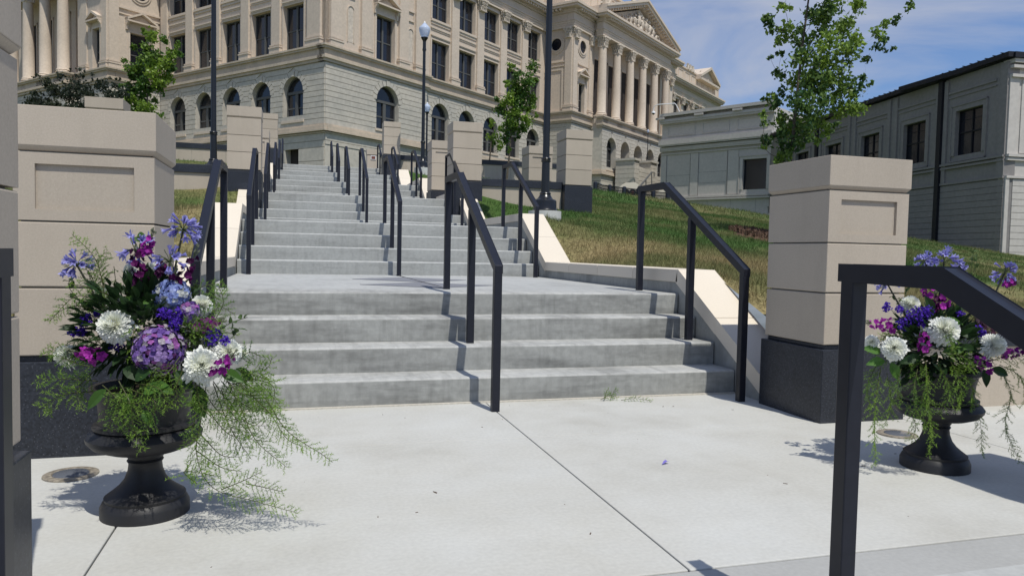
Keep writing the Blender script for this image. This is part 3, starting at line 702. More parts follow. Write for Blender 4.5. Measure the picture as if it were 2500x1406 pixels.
F2s = frame(CB+UL*19.6, -UR, -UL)
plain(F2s, 0.1, 3.76, SH_, (), [(0.95, 2.55, 14.72, 17.72)], ext=0)
hood(F2s, 1.72, 1.2, 18.5, SH_); pilaster(F2s, 3.45, 4.22, SH_, d=0.1); oculus(F2s, 1.72, 21.0, 0.6, SH_)
mb = MB(F2s); mb.box(0.1, 3.45, 0, 0.14, 19.42, 19.56); mb.box(0.1, 3.45, 0, 0.08, 19.0, 19.1); mb.build('panel_moulding', 'limestone', SH_)
F2f = frame(CB-UR*4.28, UL, -UR)
plain(F2f, 19.6, 24.3, SH_, (), [(20.75, 21.85, 14.72, 17.85)])
hood(F2f, 21.3, 0.95, 18.35, SH_); pilaster(F2f, 19.65, 20.45, SH_, d=0.1); pilaster(F2f, 22.7, 23.8, SH_, d=0.1)
# --- portico builder
def portico(F, us, dcol, u0, u1, dfront, par, ped=True, aw=1.02):
    ar = [(a+(b-a)/2, aw, 9.55, 11.75) for a, b in zip(us[:-1], us[1:])]
    Fp = lambda u, d, z: F(u, d+dfront, z)
    mb = MB(Fp)
    e = u0
    arch_backing(mb, u0, u1, 9.3, 13.6, ar, -1.1, 0); rustic(mb, u0, u1, 9.4, 13.5, ar); mb.build('portico_arcade', 'rustic', par)
    mb = MB(Fp)
    for z0, z1 in ((GZ-1, 6.9), (6.94, 7.8), (7.84, 8.25), (8.29, 8.76)): mb.box(u0, u1, -1.1, 0.06, z0, z1)
    mb.build('plinth_wall', 'rustic', par)
    mb = MB(Fp)
    for z0, z1, d in ((8.76,8.86,0.14),(8.90,9.02,0.30),(9.02,9.24,0.24),(9.24,9.40,0.10)): mb.box(u0-d, u1+d, -1.0, d, z0, z1)
    mb.build('base_moulding', 'mould', par)
    for c, a, sl, sp in ar[:1]+ar[-1:]: arched_window(Fp, c, a, sl, sp, par, deep=-0.6)
    belt(Fp, u0, u1, par, 1, 'podium_cornice')
    mb = MB(F); mb.box(u0+0.05, u1-0.05, 1.5, dfront-0.3, 13.4, 14.5)
    mb.build('portico_floor', 'limestone', par)
    mb = MB(Fp)
    for a in us: mb.box(a-0.55, a+0.55, -0.9, 0.12, 13.95, 14.66)
    for a, b in zip(us[:-1], us[1:]): mb.box(a+0.62, b-0.62, 0, 0.06, 14.05, 14.12); mb.box(a+0.62, b-0.62, 0, 0.06, 14.28, 14.35)
    mb.build('column_pedestals', 'limestone', par)
    for a in us:
        mb = MB(F); mb.box(a-0.6, a+0.6, dcol-0.55, dcol+0.42, 14.66, 14.78)
        mb.lathe([(14.78,0.56),(14.84,0.60),(14.90,0.56),(14.94,0.50),(15.0,0.54),(15.06,0.50),(15.12,0.455),(17.5,0.45),(21.2,0.39),(21.42,0.385),(21.44,0.43),(21.50,0.43)], a, dcol, 20)
        co = mb.build('column', 'limestone', par, smooth=True)
        capital(F, a, dcol, 21.50, 22.5, 0.80, co)
    Fe = lambda u, d, z: F(u, d+dcol+0.10, z)
    entab(Fe, us[0]-0.38, us[-1]+0.38, par, 1, 1, step=0.40)
    mb = MB(F); mb.box(us[0]-0.38, us[-1]+0.38, 2.4, dcol+0.0, 22.52, 24.4); mb.build('portico_soffit', 'limestone', par)
    if ped:
        a, b = us[0]-1.45, us[-1]+1.45; ap = (a+b)/2; hz = 3.05; df = dcol+0.10
        mb = MB(F)
        mb.prism([(a+1.2, 24.66), (b-1.2, 24.66), (ap, 24.66+hz-0.4)], df-0.5, df+0.05, 'd'); mb.build('tympanum', 'limestone', par)
        mb = MB(F)
        for s, e in ((a, 1), (b, -1)):
            for o0, o1, dd in ((0.00, 0.30, 0.98), (0.30, 0.55, 1.12), (-0.22, 0.0, 0.45)):
                mb.prism([(s, 24.66+o0), (s, 24.66+o1), (ap, 24.66+hz+o1), (ap, 24.66+hz+o0)], -1.0, df+dd, 'd')
            n = 17
            for i in range(1, n):
                x = s+(ap-s)*i/n; z = 24.66+hz*i/n-0.20; mb.box(x-0.12, x+0.12, df, df+0.86, z-0.02, z+0.2)
        mb.build('raking_cornice', 'limestone', par)
        rr = random.Random(5); mb = MB(F)
        for i in range(15):
            q = -0.92+1.84*i/14; x = ap+q*(ap-a)*0.76; room = hz*(1-abs(q)*0.76)-0.5
            h = min(room, 2.25)*rr.uniform(0.82, 1.0); lean = rr.uniform(-0.35, 0.35)*(1+abs(q)); zb = 24.70
            mb.ball((x, df+0.28, zb+h*0.52), h*0.24, 7, 6, (0.75, 0.9, 1.25), lean)
            mb.ball((x+lean*h*0.35, df+0.36, zb+h*0.90), h*0.10, 6, 5)
            mb.tube([(x, df+0.3, zb+h*0.4), (x+rr.uniform(-.3, .3)*h, df+0.48, zb+h*0.2), (x+rr.uniform(-.35, .35)*h, df+0.34, zb)], h*0.11, 6, h*0.06)
            mb.tube([(x, df+0.3, zb+h*0.4), (x+rr.uniform(-.3, .3)*h, df+0.44, zb+h*0.18), (x+rr.uniform(-.35, .35)*h, df+0.34, zb)], h*0.11, 6, h*0.06)
            mb.tube([(x+lean*h*.2, df+0.34, zb+h*0.72), (x+rr.choice((-1, 1))*h*0.28, df+0.5, zb+h*0.62), (x+rr.choice((-1, 1))*h*0.42, df+0.42, zb+h*rr.uniform(.5, .95))], h*0.07, 5, h*0.035)
        mb.build('pediment_relief', 'carved', par, smooth=True)
    # back wall of the porch: dark recess with lit piers
    mb = MB(F); mb.box(u0, u1, 2.42, 2.56, 14.5, 22.6)
    for a in us: mb.box(a-0.40, a+0.40, 2.56, 2.74, 14.6, 22.5)
    mb.build('porch_wall', 'limestone', par)
    for a, b in zip(us[:-1], us[1:]):
        c = (a+b)/2; mb = MB(F); mb.box(c-0.62, c+0.62, 2.57, 2.60, 14.7, 20.8); w = mb.build('porch_window', 'deepshade', par)
        mb = MB(F); mb.box(c-0.80, c-0.62, 2.56, 2.68, 14.6, 21.0); mb.box(c+0.62, c+0.80, 2.56, 2.68, 14.6, 21.0); mb.box(c-0.80, c+0.80, 2.56, 2.72, 20.8, 21.0); mb.build('frame', 'limestone', w)
cols = [32.19+3.155*i for i in range(6)]
portico(FR, cols, 4.15, 31.69, 48.7, 4.54, SH_)
# left portico: columns only partly seen; same builder in the left frame
FLp = lambda u, d, z: FLf(u, d-0.20, z)
portico(FLp, [25.6, 28.7, 31.8, 34.9, 38.0], 5.0, 24.4, 39.2, 5.4, SH_, ped=False)
# far side of the right portico and the wing beyond
F3f = frame(CB+NR*3.18, UR, NR)
plain(F3f, 48.6, 52.4, SH_); pilaster(F3f, 51.2, 52.0, SH_, d=0.12)
cs2 = [54.4+3.45*k for k in range(7)]
rects2 = [r for c in cs2 for r in ((c-1.08, c+1.08, 14.72, 17.74), (c-1.08, c+1.08, 19.38, 22.15))]
storeys(FR, 52.3, 78.0, SH_, [(c, 1.07, 9.78, 11.80) for c in cs2], rects2)
belt(FR, 52.3, 78, SH_); entab(FR, 52.3, 78, SH_, 0, 0)
for k in range(7): u = 56.12+3.45*k; pilaster(FR, u-0.47, u+0.47, SH_)
mb = MB(FR)
def attic(mb, u0, u1, z0, z1, d=0.0):
    mb.box(u0, u1, -2.0, d, z0, z1); mb.box(u0-0.1, u1+0.1, -2.0, d+0.16, z1-0.22, z1); mb.box(u0, u1, -2, d+0.1, z0, z0+0.2)
    n = max(1, round((u1-u0)/2.3)); w = (u1-u0)/n
    for i in range(n):
        a, b = u0+i*w+0.3, u0+(i+1)*w-0.3
        mb.box(a, b, d, d+0.07, z1-0.62, z1-0.55); mb.box(a, b, d, d+0.07, z0+0.42, z0+0.48); mb.box(a, a+0.07, d, d+0.07, z0+0.48, z1-0.62); mb.box(b-0.07, b, d, d+0.07, z0+0.48, z1-0.62)
attic(mb, -0.3, 28.6, 24.66, 26.9); attic(mb, 52.0, 78, 24.66, 26.9); attic(mb, 27.6, 33.0, 24.66, 28.4, 2.4); attic(mb, 29.5, 51, 24.66, 29.3, 1.2)
mb.build('attic_wall', 'limestone', SH_)
mb = MB(FR); ap = 72.2
mb.prism([(68.6, 26.4), (75.8, 26.4), (ap, 28.0)], -2.5, 0.3, 'd')
for s in (68.2, 76.2): mb.prism([(s, 26.4), (s, 26.75), (ap, 28.5), (ap, 28.15)], -2.5, 0.9, 'd')
mb.box(68.2, 76.2, -2.5, 0.8, 26.1, 26.4)
mb.build('small_pediment', 'limestone', SH_)
# crest ornaments
def palmette(u, d, z, h, par, F=FR):
    mb = MB(F)
    for i in range(9):
        a = math.radians(-64+16*i); l = h*(0.62+0.38*math.cos(a))
        mb.tube([(u, d, z), (u+math.sin(a)*l*0.6, d, z+math.cos(a)*l*0.6), (u+math.sin(a)*l*1.05, d+0.05, z+math.cos(a)*l)], h*0.07, 6, h*0.085)
    mb.ball((u, d, z+h*0.1), h*0.2, 8, 6); mb.box(u-h*0.35, u+h*0.35, d-0.2, d+0.2, z-0.15, z+0.05)
    return mb.build('crest_ornament', 'carved', par, smooth=True)
palmette(31.8, 4.6, 24.9, 1.5, SH_); palmette(cols[0]+7.9, 4.3, 28.2, 0.9, SH_); 
for u in (54, 57.5, 61, 65, 65.9, 66.8, 70, 76.5, 77.4): palmette(u, 0.05, 26.9, 0.75, SH_)
for u, z in ((45.5, 29.3), (47.6, 29.3), (49.6, 29.2)):
    mb = MB(FR); mb.lathe([(0, 0.35), (0.15, 0.35), (0.2, 0.15), (0.5, 0.2), (0.8, 0.42), (1.0, 0.38), (1.2, 0.12), (1.45, 0.08)], u, 1.0, 10, z)
    mb.tube([(u-0.3, 1, z+0.8), (u-0.7, 1, z+1.1), (u-0.55, 1, z+1.5)], 0.09, 6, 0.04); mb.tube([(u+0.3, 1, z+0.8), (u+0.7, 1, z+1.1), (u+0.55, 1, z+1.5)], 0.09, 6, 0.04)
    mb.build('roof_urn', 'carved', SH_, smooth=True)
# entrance stair blocks before the portico
mb = MB(FR)
def rblock(u0, u1, d0, d1, z0, z1):
    mb.box(u0+0.03, u1-0.03, d0+0.03, d1-0.03, z0, z1-0.2); z = z0
    while z < z1-0.3: mb.box(u0, u1, d0, d1, z, min(z+0.42, z1-0.2)); z += 0.46
    mb.box(u0-0.12, u1+0.12, d0-0.12, d1+0.12, z1-0.22, z1)
rblock(34.0, 35.1, 5.0, 7.1, 5.0, 10.65); rblock(38.0, 39.5, 5.5, 7.1, 5.0, 10.85)
mb.build('stair_pedestal', 'rustic', SH_)
mb = MB(FR); mb.prism([(35.1, 5.0), (47.0, 5.0), (47.0, 6.4), (42.5, 8.6), (38.9, 9.7), (35.1, 9.95)], 6.2, 7.02, 'd')
for i in range(11):
    z = 5.0+i*0.44; e = 47-max(0, (z-6.2))*1.9 if z < 9.2 else 38.8
    mb.box(35.1, max(e-0.5, 36), 7.02, 7.08, z, z+0.40)
mb.build('stair_parapet', 'rustic', SH_)
# ------------------------------------------------------------------ grey annex
AZ = lambda a: Vector((math.sin(math.radians(a)), math.cos(math.radians(a)), 0))
wv = AZ(10); NW = Vector((-wv.y, wv.x, 0)); N0 = Vector((34.82, 29.782, 0))
FW = frame(N0, wv, NW)
AN = thing('grey_annex', (N0.x, N0.y, 0), 'long grey stone annex in shade with dark metal roof edge and tall windows', 'building')
wins = [(1.70+4.62*k, 3.78+4.62*k, 6.88, 9.36) for k in range(5)]
mb = MB(FW); wall_holes(mb, -0.0, 26.85, 5.36, 11.3, wins)
for a, b, c, d in wins:
    surround(mb, a, b, c, d, 0.3, 0.05); 
    for q, e in ((0.34, 0.09),): mb.box(a-q, a-q+0.07, 0, e, c-q, d+q); mb.box(b+q-0.07, b+q, 0, e, c-q, d+q); mb.box(a-q, b+q, 0, e, d+q-0.07, d+q); mb.box(a-q, b+q, 0, e, c-q, c-q+0.07)
for k in range(6):
    u = 0.1+4.62*k
    for a, b in ((u-0.30, u-0.0), (u+0.42, u+0.72)) if k else ((0.0, 0.5),): mb.box(a, b, 0, 0.10, 5.4, 11.2)
    if k < 5: mb.box(u+0.72, u+4.3, 0, 0.07, 10.40, 10.52); mb.box(u+0.72, u+4.3, 0, 0.05, 10.15, 10.22)
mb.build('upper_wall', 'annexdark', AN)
mb = MB(FW); mb.box(0, 26.85, -0.5, 0, 0, 5.36); z = 0.5
while z < 5.2: mb.box(0, 26.85, 0, 0.06, z, z+0.318); z += 0.34
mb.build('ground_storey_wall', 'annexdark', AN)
mb = MB(FW)
for z0, z1, d in ((5.30,5.42,0.12),(6.18,6.30,0.14),(6.38,6.50,0.18)): mb.box(0, 26.85, -0.3, d, z0, z1)
mb.build('belt_course', 'annexdark', AN)
for w_ in wins:
    a, b, c, d = w_; mb = MB(FW); q = 0.06
    mb.box(a, a+q, -0.28, -0.2, c, d); mb.box(b-q, b, -0.28, -0.2, c, d); mb.box(a, b, -0.28, -0.2, c, c+q); mb.box(a, b, -0.28, -0.2, d-q, d)
    mb.box((a+b)/2-0.04, (a+b)/2+0.04, -0.28, -0.19, c, d); mb.box(a, b, -0.28, -0.19, (c+d)/2-0.02, (c+d)/2+0.06); mb.box(a+0.1, b-0.1, -0.28, -0.23, d-0.55, d-0.52)
    fr = mb.build('window', 'roofmetal', AN); mb = MB(FW); mb.poly([(a, -0.25, c), (b, -0.25, c), (b, -0.25, d), (a, -0.25, d)]); mb.build('pane', 'pane', fr)
mb = MB(FW); mb.box(-0.3, 26.85, -3.0, 0.36, 11.36, 11.62)
for i in range(50): mb.box(0.1+i*0.55, 0.16+i*0.55, -3.0, 0.45, 11.62, 11.65)
mb.build('roof_edge', 'roofmetal', AN)
for u in (4.93, 18.8): mb = MB(FW); mb.box(u-0.17, u+0.17, 0.0, 0.22, 0, 11.3); mb.build('downpipe', 'roofmetal', AN)
we = AZ(95); NE = Vector((we.y*-1, we.x, 0)); NE = Vector((we.y, -we.x, 0))
FE = frame(N0, we, NE)
mb = MB(FE); mb.box(0, 12, -0.4, 0, 0, 5.36); z = 0.5
while z < 5.2: mb.box(0.45, 12, 0, 0.07, z, z+0.318); z += 0.34
mb.box(0.0, 0.22, 0, 0.09, 0, 5.3); mb.build('end_wall_base', 'annexstone', AN)
mb = MB(FE); mb.box(0, 12, -0.4, 0, 5.36, 11.3); mb.box(0.0, 0.55, 0, 0.07, 6.5, 10.4); mb.box(0.75, 12, 0, 0.05, 6.6, 10.3)
for z0, z1, d in ((5.30,5.42,0.14),(6.20,6.34,0.14),(6.38,6.52,0.2),(10.40,10.55,0.2),(10.85,11.0,0.25),(11.1,11.3,0.3)): mb.box(-0.0, 12, 0, d, z0, z1)
mb.build('end_wall', 'annexstone', AN)
mb = MB(FE); mb.box(-0.1, 12, -8, 0.4, 11.32, 11.6); mb.box(1.0, 2.6, 0.3, 0.36, 10.85, 11.05); mb.build('end_roof_edge', 'roofmetal', AN)
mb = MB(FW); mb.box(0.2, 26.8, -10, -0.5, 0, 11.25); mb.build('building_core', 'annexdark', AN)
M0 = N0+wv*26.85; mv = AZ(-31); NM = Vector((-mv.y, mv.x, 0)); FM = frame(M0, mv, NM)
mb = MB(FM); wn_ = (0.30, 2.52, 6.98, 9.66)
wall_holes(mb, -0.2, 10.95, 3.0, 14.3, [wn_])
surround(mb, *wn_, 0.28, 0.07); mb.box(wn_[0]-0.05, wn_[1]+0.3, 0.07, 0.14, wn_[3]+0.26, wn_[3]+0.34); mb.box(2.84, 2.90, 0, 0.10, 6.7, 10.0)
for a, b in ((2.95, 3.95), (6.95, 7.75), (10.35, 10.95)): mb.box(a, b, 0, 0.05, 6.65, 10.6)
mb.box(4.0, 4.06, 0.0, 0.03, 6.65, 10.5)
mb.build('main_front', 'annexstone', AN)
mb = MB(FM)
for z0, z1, d in ((6.20,6.34,0.30),(6.42,6.58,0.20),(4.6,4.85,0.25),(10.62,10.75,0.12),(10.92,11.05,0.3),(11.05,11.3,0.34),(11.38,11.5,0.55),(11.5,11.95,0.62),(11.95,12.15,0.2),(13.55,13.72,0.42),(13.72,13.95,0.5),(14.22,14.5,0.62)):
    mb.box(-0.3, 10.95, -0.3, d, z0, z1)
for a in (2.5, 6.3, 10.4): mb.box(a, a+0.9, 0.5, 0.68, 13.97, 14.15)
mb.build('cornice', 'annexstone', AN)
mb = MB(FM)
for a, b in ((0.3, 3.2), (3.95, 6.65), (7.35, 10.3)):
    mb.box(a, b, 0, 0.06, 13.28, 13.36); mb.box(a, b, 0, 0.06, 12.36, 12.44); mb.box(a, a+0.08, 0, 0.06, 12.44, 13.28); mb.box(b-0.08, b, 0, 0.06, 12.44, 13.28)
mb.build('attic_panels', 'annexstone', AN)
mb = MB(FM); a, b, c, d = wn_; q = 0.05
mb.box(a, a+q, -0.34, -0.26, c, d); mb.box(b-q, b, -0.34, -0.26, c, d); mb.box(a, b, -0.34, -0.26, c, c+q); mb.box(a, b, -0.34, -0.26, d-q, d); fr = mb.build('window', 'roofmetal', AN)
mb = MB(FM); mb.poly([(a, -0.3, c), (b, -0.3, c), (b, -0.3, d), (a, -0.3, d)]); mb.build('pane', 'pane', fr)
mb = MB(FM); mb.box(0.0, 10.9, -14, -0.5, 2.0, 14.2); mb.build('building_core', 'annexstone', AN)
mb = MB(FM)
for z in (7.75, 8.75): mb.box(4.1, 6.9, 0.0, 0.004, z, z+0.03); mb.box(7.8, 10.3, 0, 0.004, z-0.15, z-0.12)
for u in (7.78, 6.92, 4.02, 10.33): mb.box(u-0.02, u+0.02, 0.0, 0.052, 6.65, 10.6)
for u in (1.2, 3.6, 5.9, 8.3): mb.box(u, u+0.025, 0, 0.005, 4.8, 6.15)
mb.build('stone_joints', 'annexdark', AN)
# security camera on a white pipe bracket at the annex corner
t = thing('security_camera', FM(10.9, 0.3, 14.5), 'white security camera hanging from a bent pipe at the annex roof corner', 'camera')
mb = MB(FM); mb.tube([(8.9, 0.2, 14.4), (9.2, 0.5, 15.2), (9.35, 0.55, 15.35), (10.9, 1.0, 15.35), (11.25, 1.1, 15.2), (11.3, 1.1, 14.75)], 0.045, 8); mb.build('pipe_bracket', 'whitepaint', t, smooth=True)
mb = MB(FM); mb.lathe([(14.55, 0.19), (14.62, 0.20), (14.72, 0.16), (14.76, 0.06)], 11.3, 1.1, 14); mb.build('housing', 'whitepaint', t, smooth=True)
mb = MB(FM); mb.ball((11.3, 1.1, 14.54), 0.13, 10, 8); mb.build('dome', 'pane', t, smooth=True)

# ------------------------------------------------------------------ terrain, grass
def interp(x, tab):
    return np.interp(x, [a for a, _ in tab], [b for _, b in tab])
BASE = [(4.2, 0.42), (14.3, 1.90), (20, 2.72), (26, 3.70), (34, 4.12), (45, 4.9), (70, 6.5), (110, 7.5), (900, 8)]
cop = [(4.2, 0.12)]
for k in range(6):
    y0 = YK[k]; z0 = 4*k*R_
    if k: cop.append((y0-0.268, z0+0.197))
    cop.append((y0+0.865, z0+0.857))
cop = [(4.2, 0.36), (5.47, 0.855)]+cop[2:]+[(40, 4.7)]
def hgt(X, Y):
    X = np.asarray(X, float); Y = np.asarray(Y, float)
    b = interp(Y, BASE); c = interp(Y, cop)-0.03
    dx = np.where(X > 1.1, X-3.34, -1.01-X)
    w = np.exp(-np.maximum(dx, 0)/0.7)*np.clip((40-Y)/10, 0, 1)
    q = np.maximum(X-3.9, 0); dr = 3.77*(1-np.exp(-(q*(0.023+0.169*np.exp(-Y/6.65))+0.004*q*q)/3.77))*np.clip((95-Y)/45, 0, 1)
    z = b+(c-b)*w-dr; z = np.where(X > 3, np.maximum(z, 0.38), z)
    return z+0.025*np.sin(X*1.7+Y*0.9)*np.sin(Y*1.3-X*0.4)*np.clip(dx*2, 0, 1)
def vnoise(x, y, s, seed=0):
    x = x/s+seed*17.3; y = y/s+seed*9.1
    xi = np.floor(x).astype(int); yi = np.floor(y).astype(int); fx = x-xi; fy = y-yi; fx = fx*fx*(3-2*fx); fy = fy*fy*(3-2*fy)
    def hsh(a, b):
        v = np.sin(a*127.1+b*311.7+seed*7.7)*43758.5453; return v-np.floor(v)
    return (hsh(xi, yi)*(1-fx)+hsh(xi+1, yi)*fx)*(1-fy)+(hsh(xi, yi+1)*(1-fx)+hsh(xi+1, yi+1)*fx)*fy
def dryness(X, Y):
    n = 0.45*vnoise(X, Y, 1.6, 1)+0.33*vnoise(X, Y, 0.5, 2)+0.22*vnoise(X, Y, 0.18, 3)
    t = np.where(X > 1, np.interp(Y, [4, 8.8, 10.0, 13.3, 15.0, 18, 22, 60], [0.70, 0.80, 0.04, 0.0, 0.22, 0.12, 0.0, 0.02]),
                 np.interp(Y, [4, 8, 11, 14, 20, 60], [0.75, 0.7, 0.45, 0.35, 0.3, 0.3]))
    t = np.where((X > 12) & (Y > 5) & (Y < 30), np.maximum(t, 0.30), t)
    t = np.where((X > 3.3) & (X < 5.6) & (Y > 9.5) & (Y < 13), 0.18, t)
    return np.clip(t+(n-0.5)*1.35, 0, 1)
def gcol(d, r):
    g = np.array([0.052, 0.098, 0.024]); b = np.array([0.24, 0.19, 0.095])
    c = g+(b-g)*d[:, None]; return c*(0.75+0.5*r[:, None])
def sheet(name, xs, ys, kind='structure'):
    X, Y = np.meshgrid(xs, ys, indexing='ij'); Z = hgt(X, Y); n, m_ = X.shape
    V = np.stack([X.ravel(), Y.ravel(), Z.ravel()], 1)
    i = np.arange((n-1)*m_).reshape(n-1, m_)[:, :-1].ravel()
    Fq = np.stack([i, i+m_, i+m_+1, i+1], 1)
    rg = np.random.RandomState(3); cols = gcol(dryness(V[:, 0], V[:, 1]), 0.35+0.3*rg.rand(len(V)))
    return struct(npmesh(name, V, Fq, 'lawn', cols, smooth=True), kind)
ysn = np.concatenate([np.arange(4.2, 20, 0.13), np.arange(20, 46, 0.4), [46, 60, 80, 120, 300, 900]])
xr = np.concatenate([np.arange(3.33, 14, 0.13), np.arange(14, 40, 0.5), [45, 60, 90, 200, 600]])
xl = -np.concatenate([np.arange(1.00, 6, 0.13), np.arange(6, 20, 0.6), [25, 40, 90, 200, 600]])[::-1]
sheet('lawn', xr, ysn); sheet('lawn', xl, ysn)
sheet('ground', np.linspace(-1.0, 3.33, 4), np.array([46, 60, 80, 120, 300, 900]))
rg = np.random.RandomState(8)
def blades(n, x0, x1, y0, y1, h, w, keep=None):
    X = x0+(x1-x0)*rg.rand(n); Y = y0+(y1-y0)*rg.rand(n)
    if keep is not None: q = keep(X, Y); X, Y = X[q], Y[q]
    Z = hgt(X, Y); n = len(X); a = rg.rand(n)*2*PI; hh = h*(0.5+rg.rand(n)); lx, ly = (rg.randn(2, n))*hh*0.55
    V = np.zeros((n, 3, 3)); V[:, 0] = np.stack([X-np.cos(a)*w, Y-np.sin(a)*w, Z-0.01], 1); V[:, 1] = np.stack([X+np.cos(a)*w, Y+np.sin(a)*w, Z-0.01], 1)
    V[:, 2] = np.stack([X+lx, Y+ly, Z+hh], 1)
    c = gcol(dryness(X, Y), 0.55+rg.rand(n)); c = np.repeat(c, 3, 0)
    return V.reshape(-1, 3), c
def nowall(X, Y):
    return ~((Y > 14.2) & (Y < 14.85) & (np.abs(X-1.165) < 4.7)) & ~((Y > 16.4) & (Y < 17.3) & (np.abs(X-1.165) < 4.7)) & (((X-3.9)**2+(Y-11.6)**2) > 0.085) & (((X-9.0)**2+(Y-12.4)**2) > 0.75)
parts = [blades(60000, 3.36, 9.5, 4.45, 10, 0.050, 0.0042, nowall), blades(75000, 3.36, 15, 10, 20, 0.058, 0.006, nowall), blades(42000, -5.2, -1.02, 4.6, 20, 0.055, 0.0055, nowall),
         blades(34000, 8, 30, 20, 38, 0.09, 0.012, nowall), blades(26000, 9.5, 26, 5, 20, 0.06, 0.010, nowall), blades(7000, 3.4, 9.4, 17, 26, 0.06, 0.008, nowall), blades(7000, -8, -1.1, 17, 26, 0.06, 0.008, nowall)]
V = np.concatenate([p[0] for p in parts]); c = np.concatenate([p[1] for p in parts])
o = npmesh('grass_blades', V, np.arange(len(V)).reshape(-1, 3), 'blade', c)
tag(o, 'patchy short grass, green and straw coloured, on the slopes beside the stairs', 'grass', kind='stuff')
# mulch ring
n = 40; V = [(9.0, 12.4, float(hgt(9.0, 12.4))+0.05)]; 
for j, r in enumerate((0.35, 0.65, 0.9)):
    for i in range(n):
        a = 2*PI*i/n; rr = r*(1+0.06*math.sin(i*2.3+j)); x, y = 9.0+rr*math.cos(a), 12.4+rr*math.sin(a); V.append((x, y, float(hgt(x, y))+(0.06, 0.05, 0.0)[j]+rnd.uniform(-.01, .01)))
mb = MB(); mb.v = V
for i in range(n):
    q = (i+1) % n; mb.f.append((0, 1+i, 1+q))
    for j in range(2): mb.f.append((1+j*n+i, 1+(j+1)*n+i, 1+(j+1)*n+q, 1+j*n+q))
for i in range(700):
    a = rnd.random()*2*PI; r = 0.95*math.sqrt(rnd.random()); x, y = 9.0+r*math.cos(a), 12.4+r*math.sin(a); z = float(hgt(x, y))+0.055
    d = Vector((rnd.uniform(-1, 1), rnd.uniform(-1, 1), rnd.uniform(-.1, .4))).normalized()*rnd.uniform(.02, .045); e = Vector((-d.y, d.x, 0.3))*0.3
    k = len(mb.v); mb.v += [(x, y, z), (x+d.x, y+d.y, z+d.z), (x+d.x+e.x, y+d.y+e.y, z+d.z+e.z), (x+e.x, y+e.y, z+e.z)]; mb.f.append((k, k+1, k+2, k+3))
o = mb.build('bark_mulch', 'mulch'); tag(o, 'ring of brown bark mulch around the young tree on the slope', 'mulch', kind='stuff')

def catmull(P, n):
    P = [P[0]*2-P[1]]+P+[P[-1]*2-P[-2]]; out_ = []
    for i in range(1, len(P)-2):
        for j in range(n):
            t = j/n; a, b, c, d = P[i-1], P[i], P[i+1], P[i+2]
            out_.append(0.5*((2*b)+(c-a)*t+(2*a-5*b+4*c-d)*t*t+(3*b-a-3*c+d)*t*t*t))
    return out_+[P[-2]]
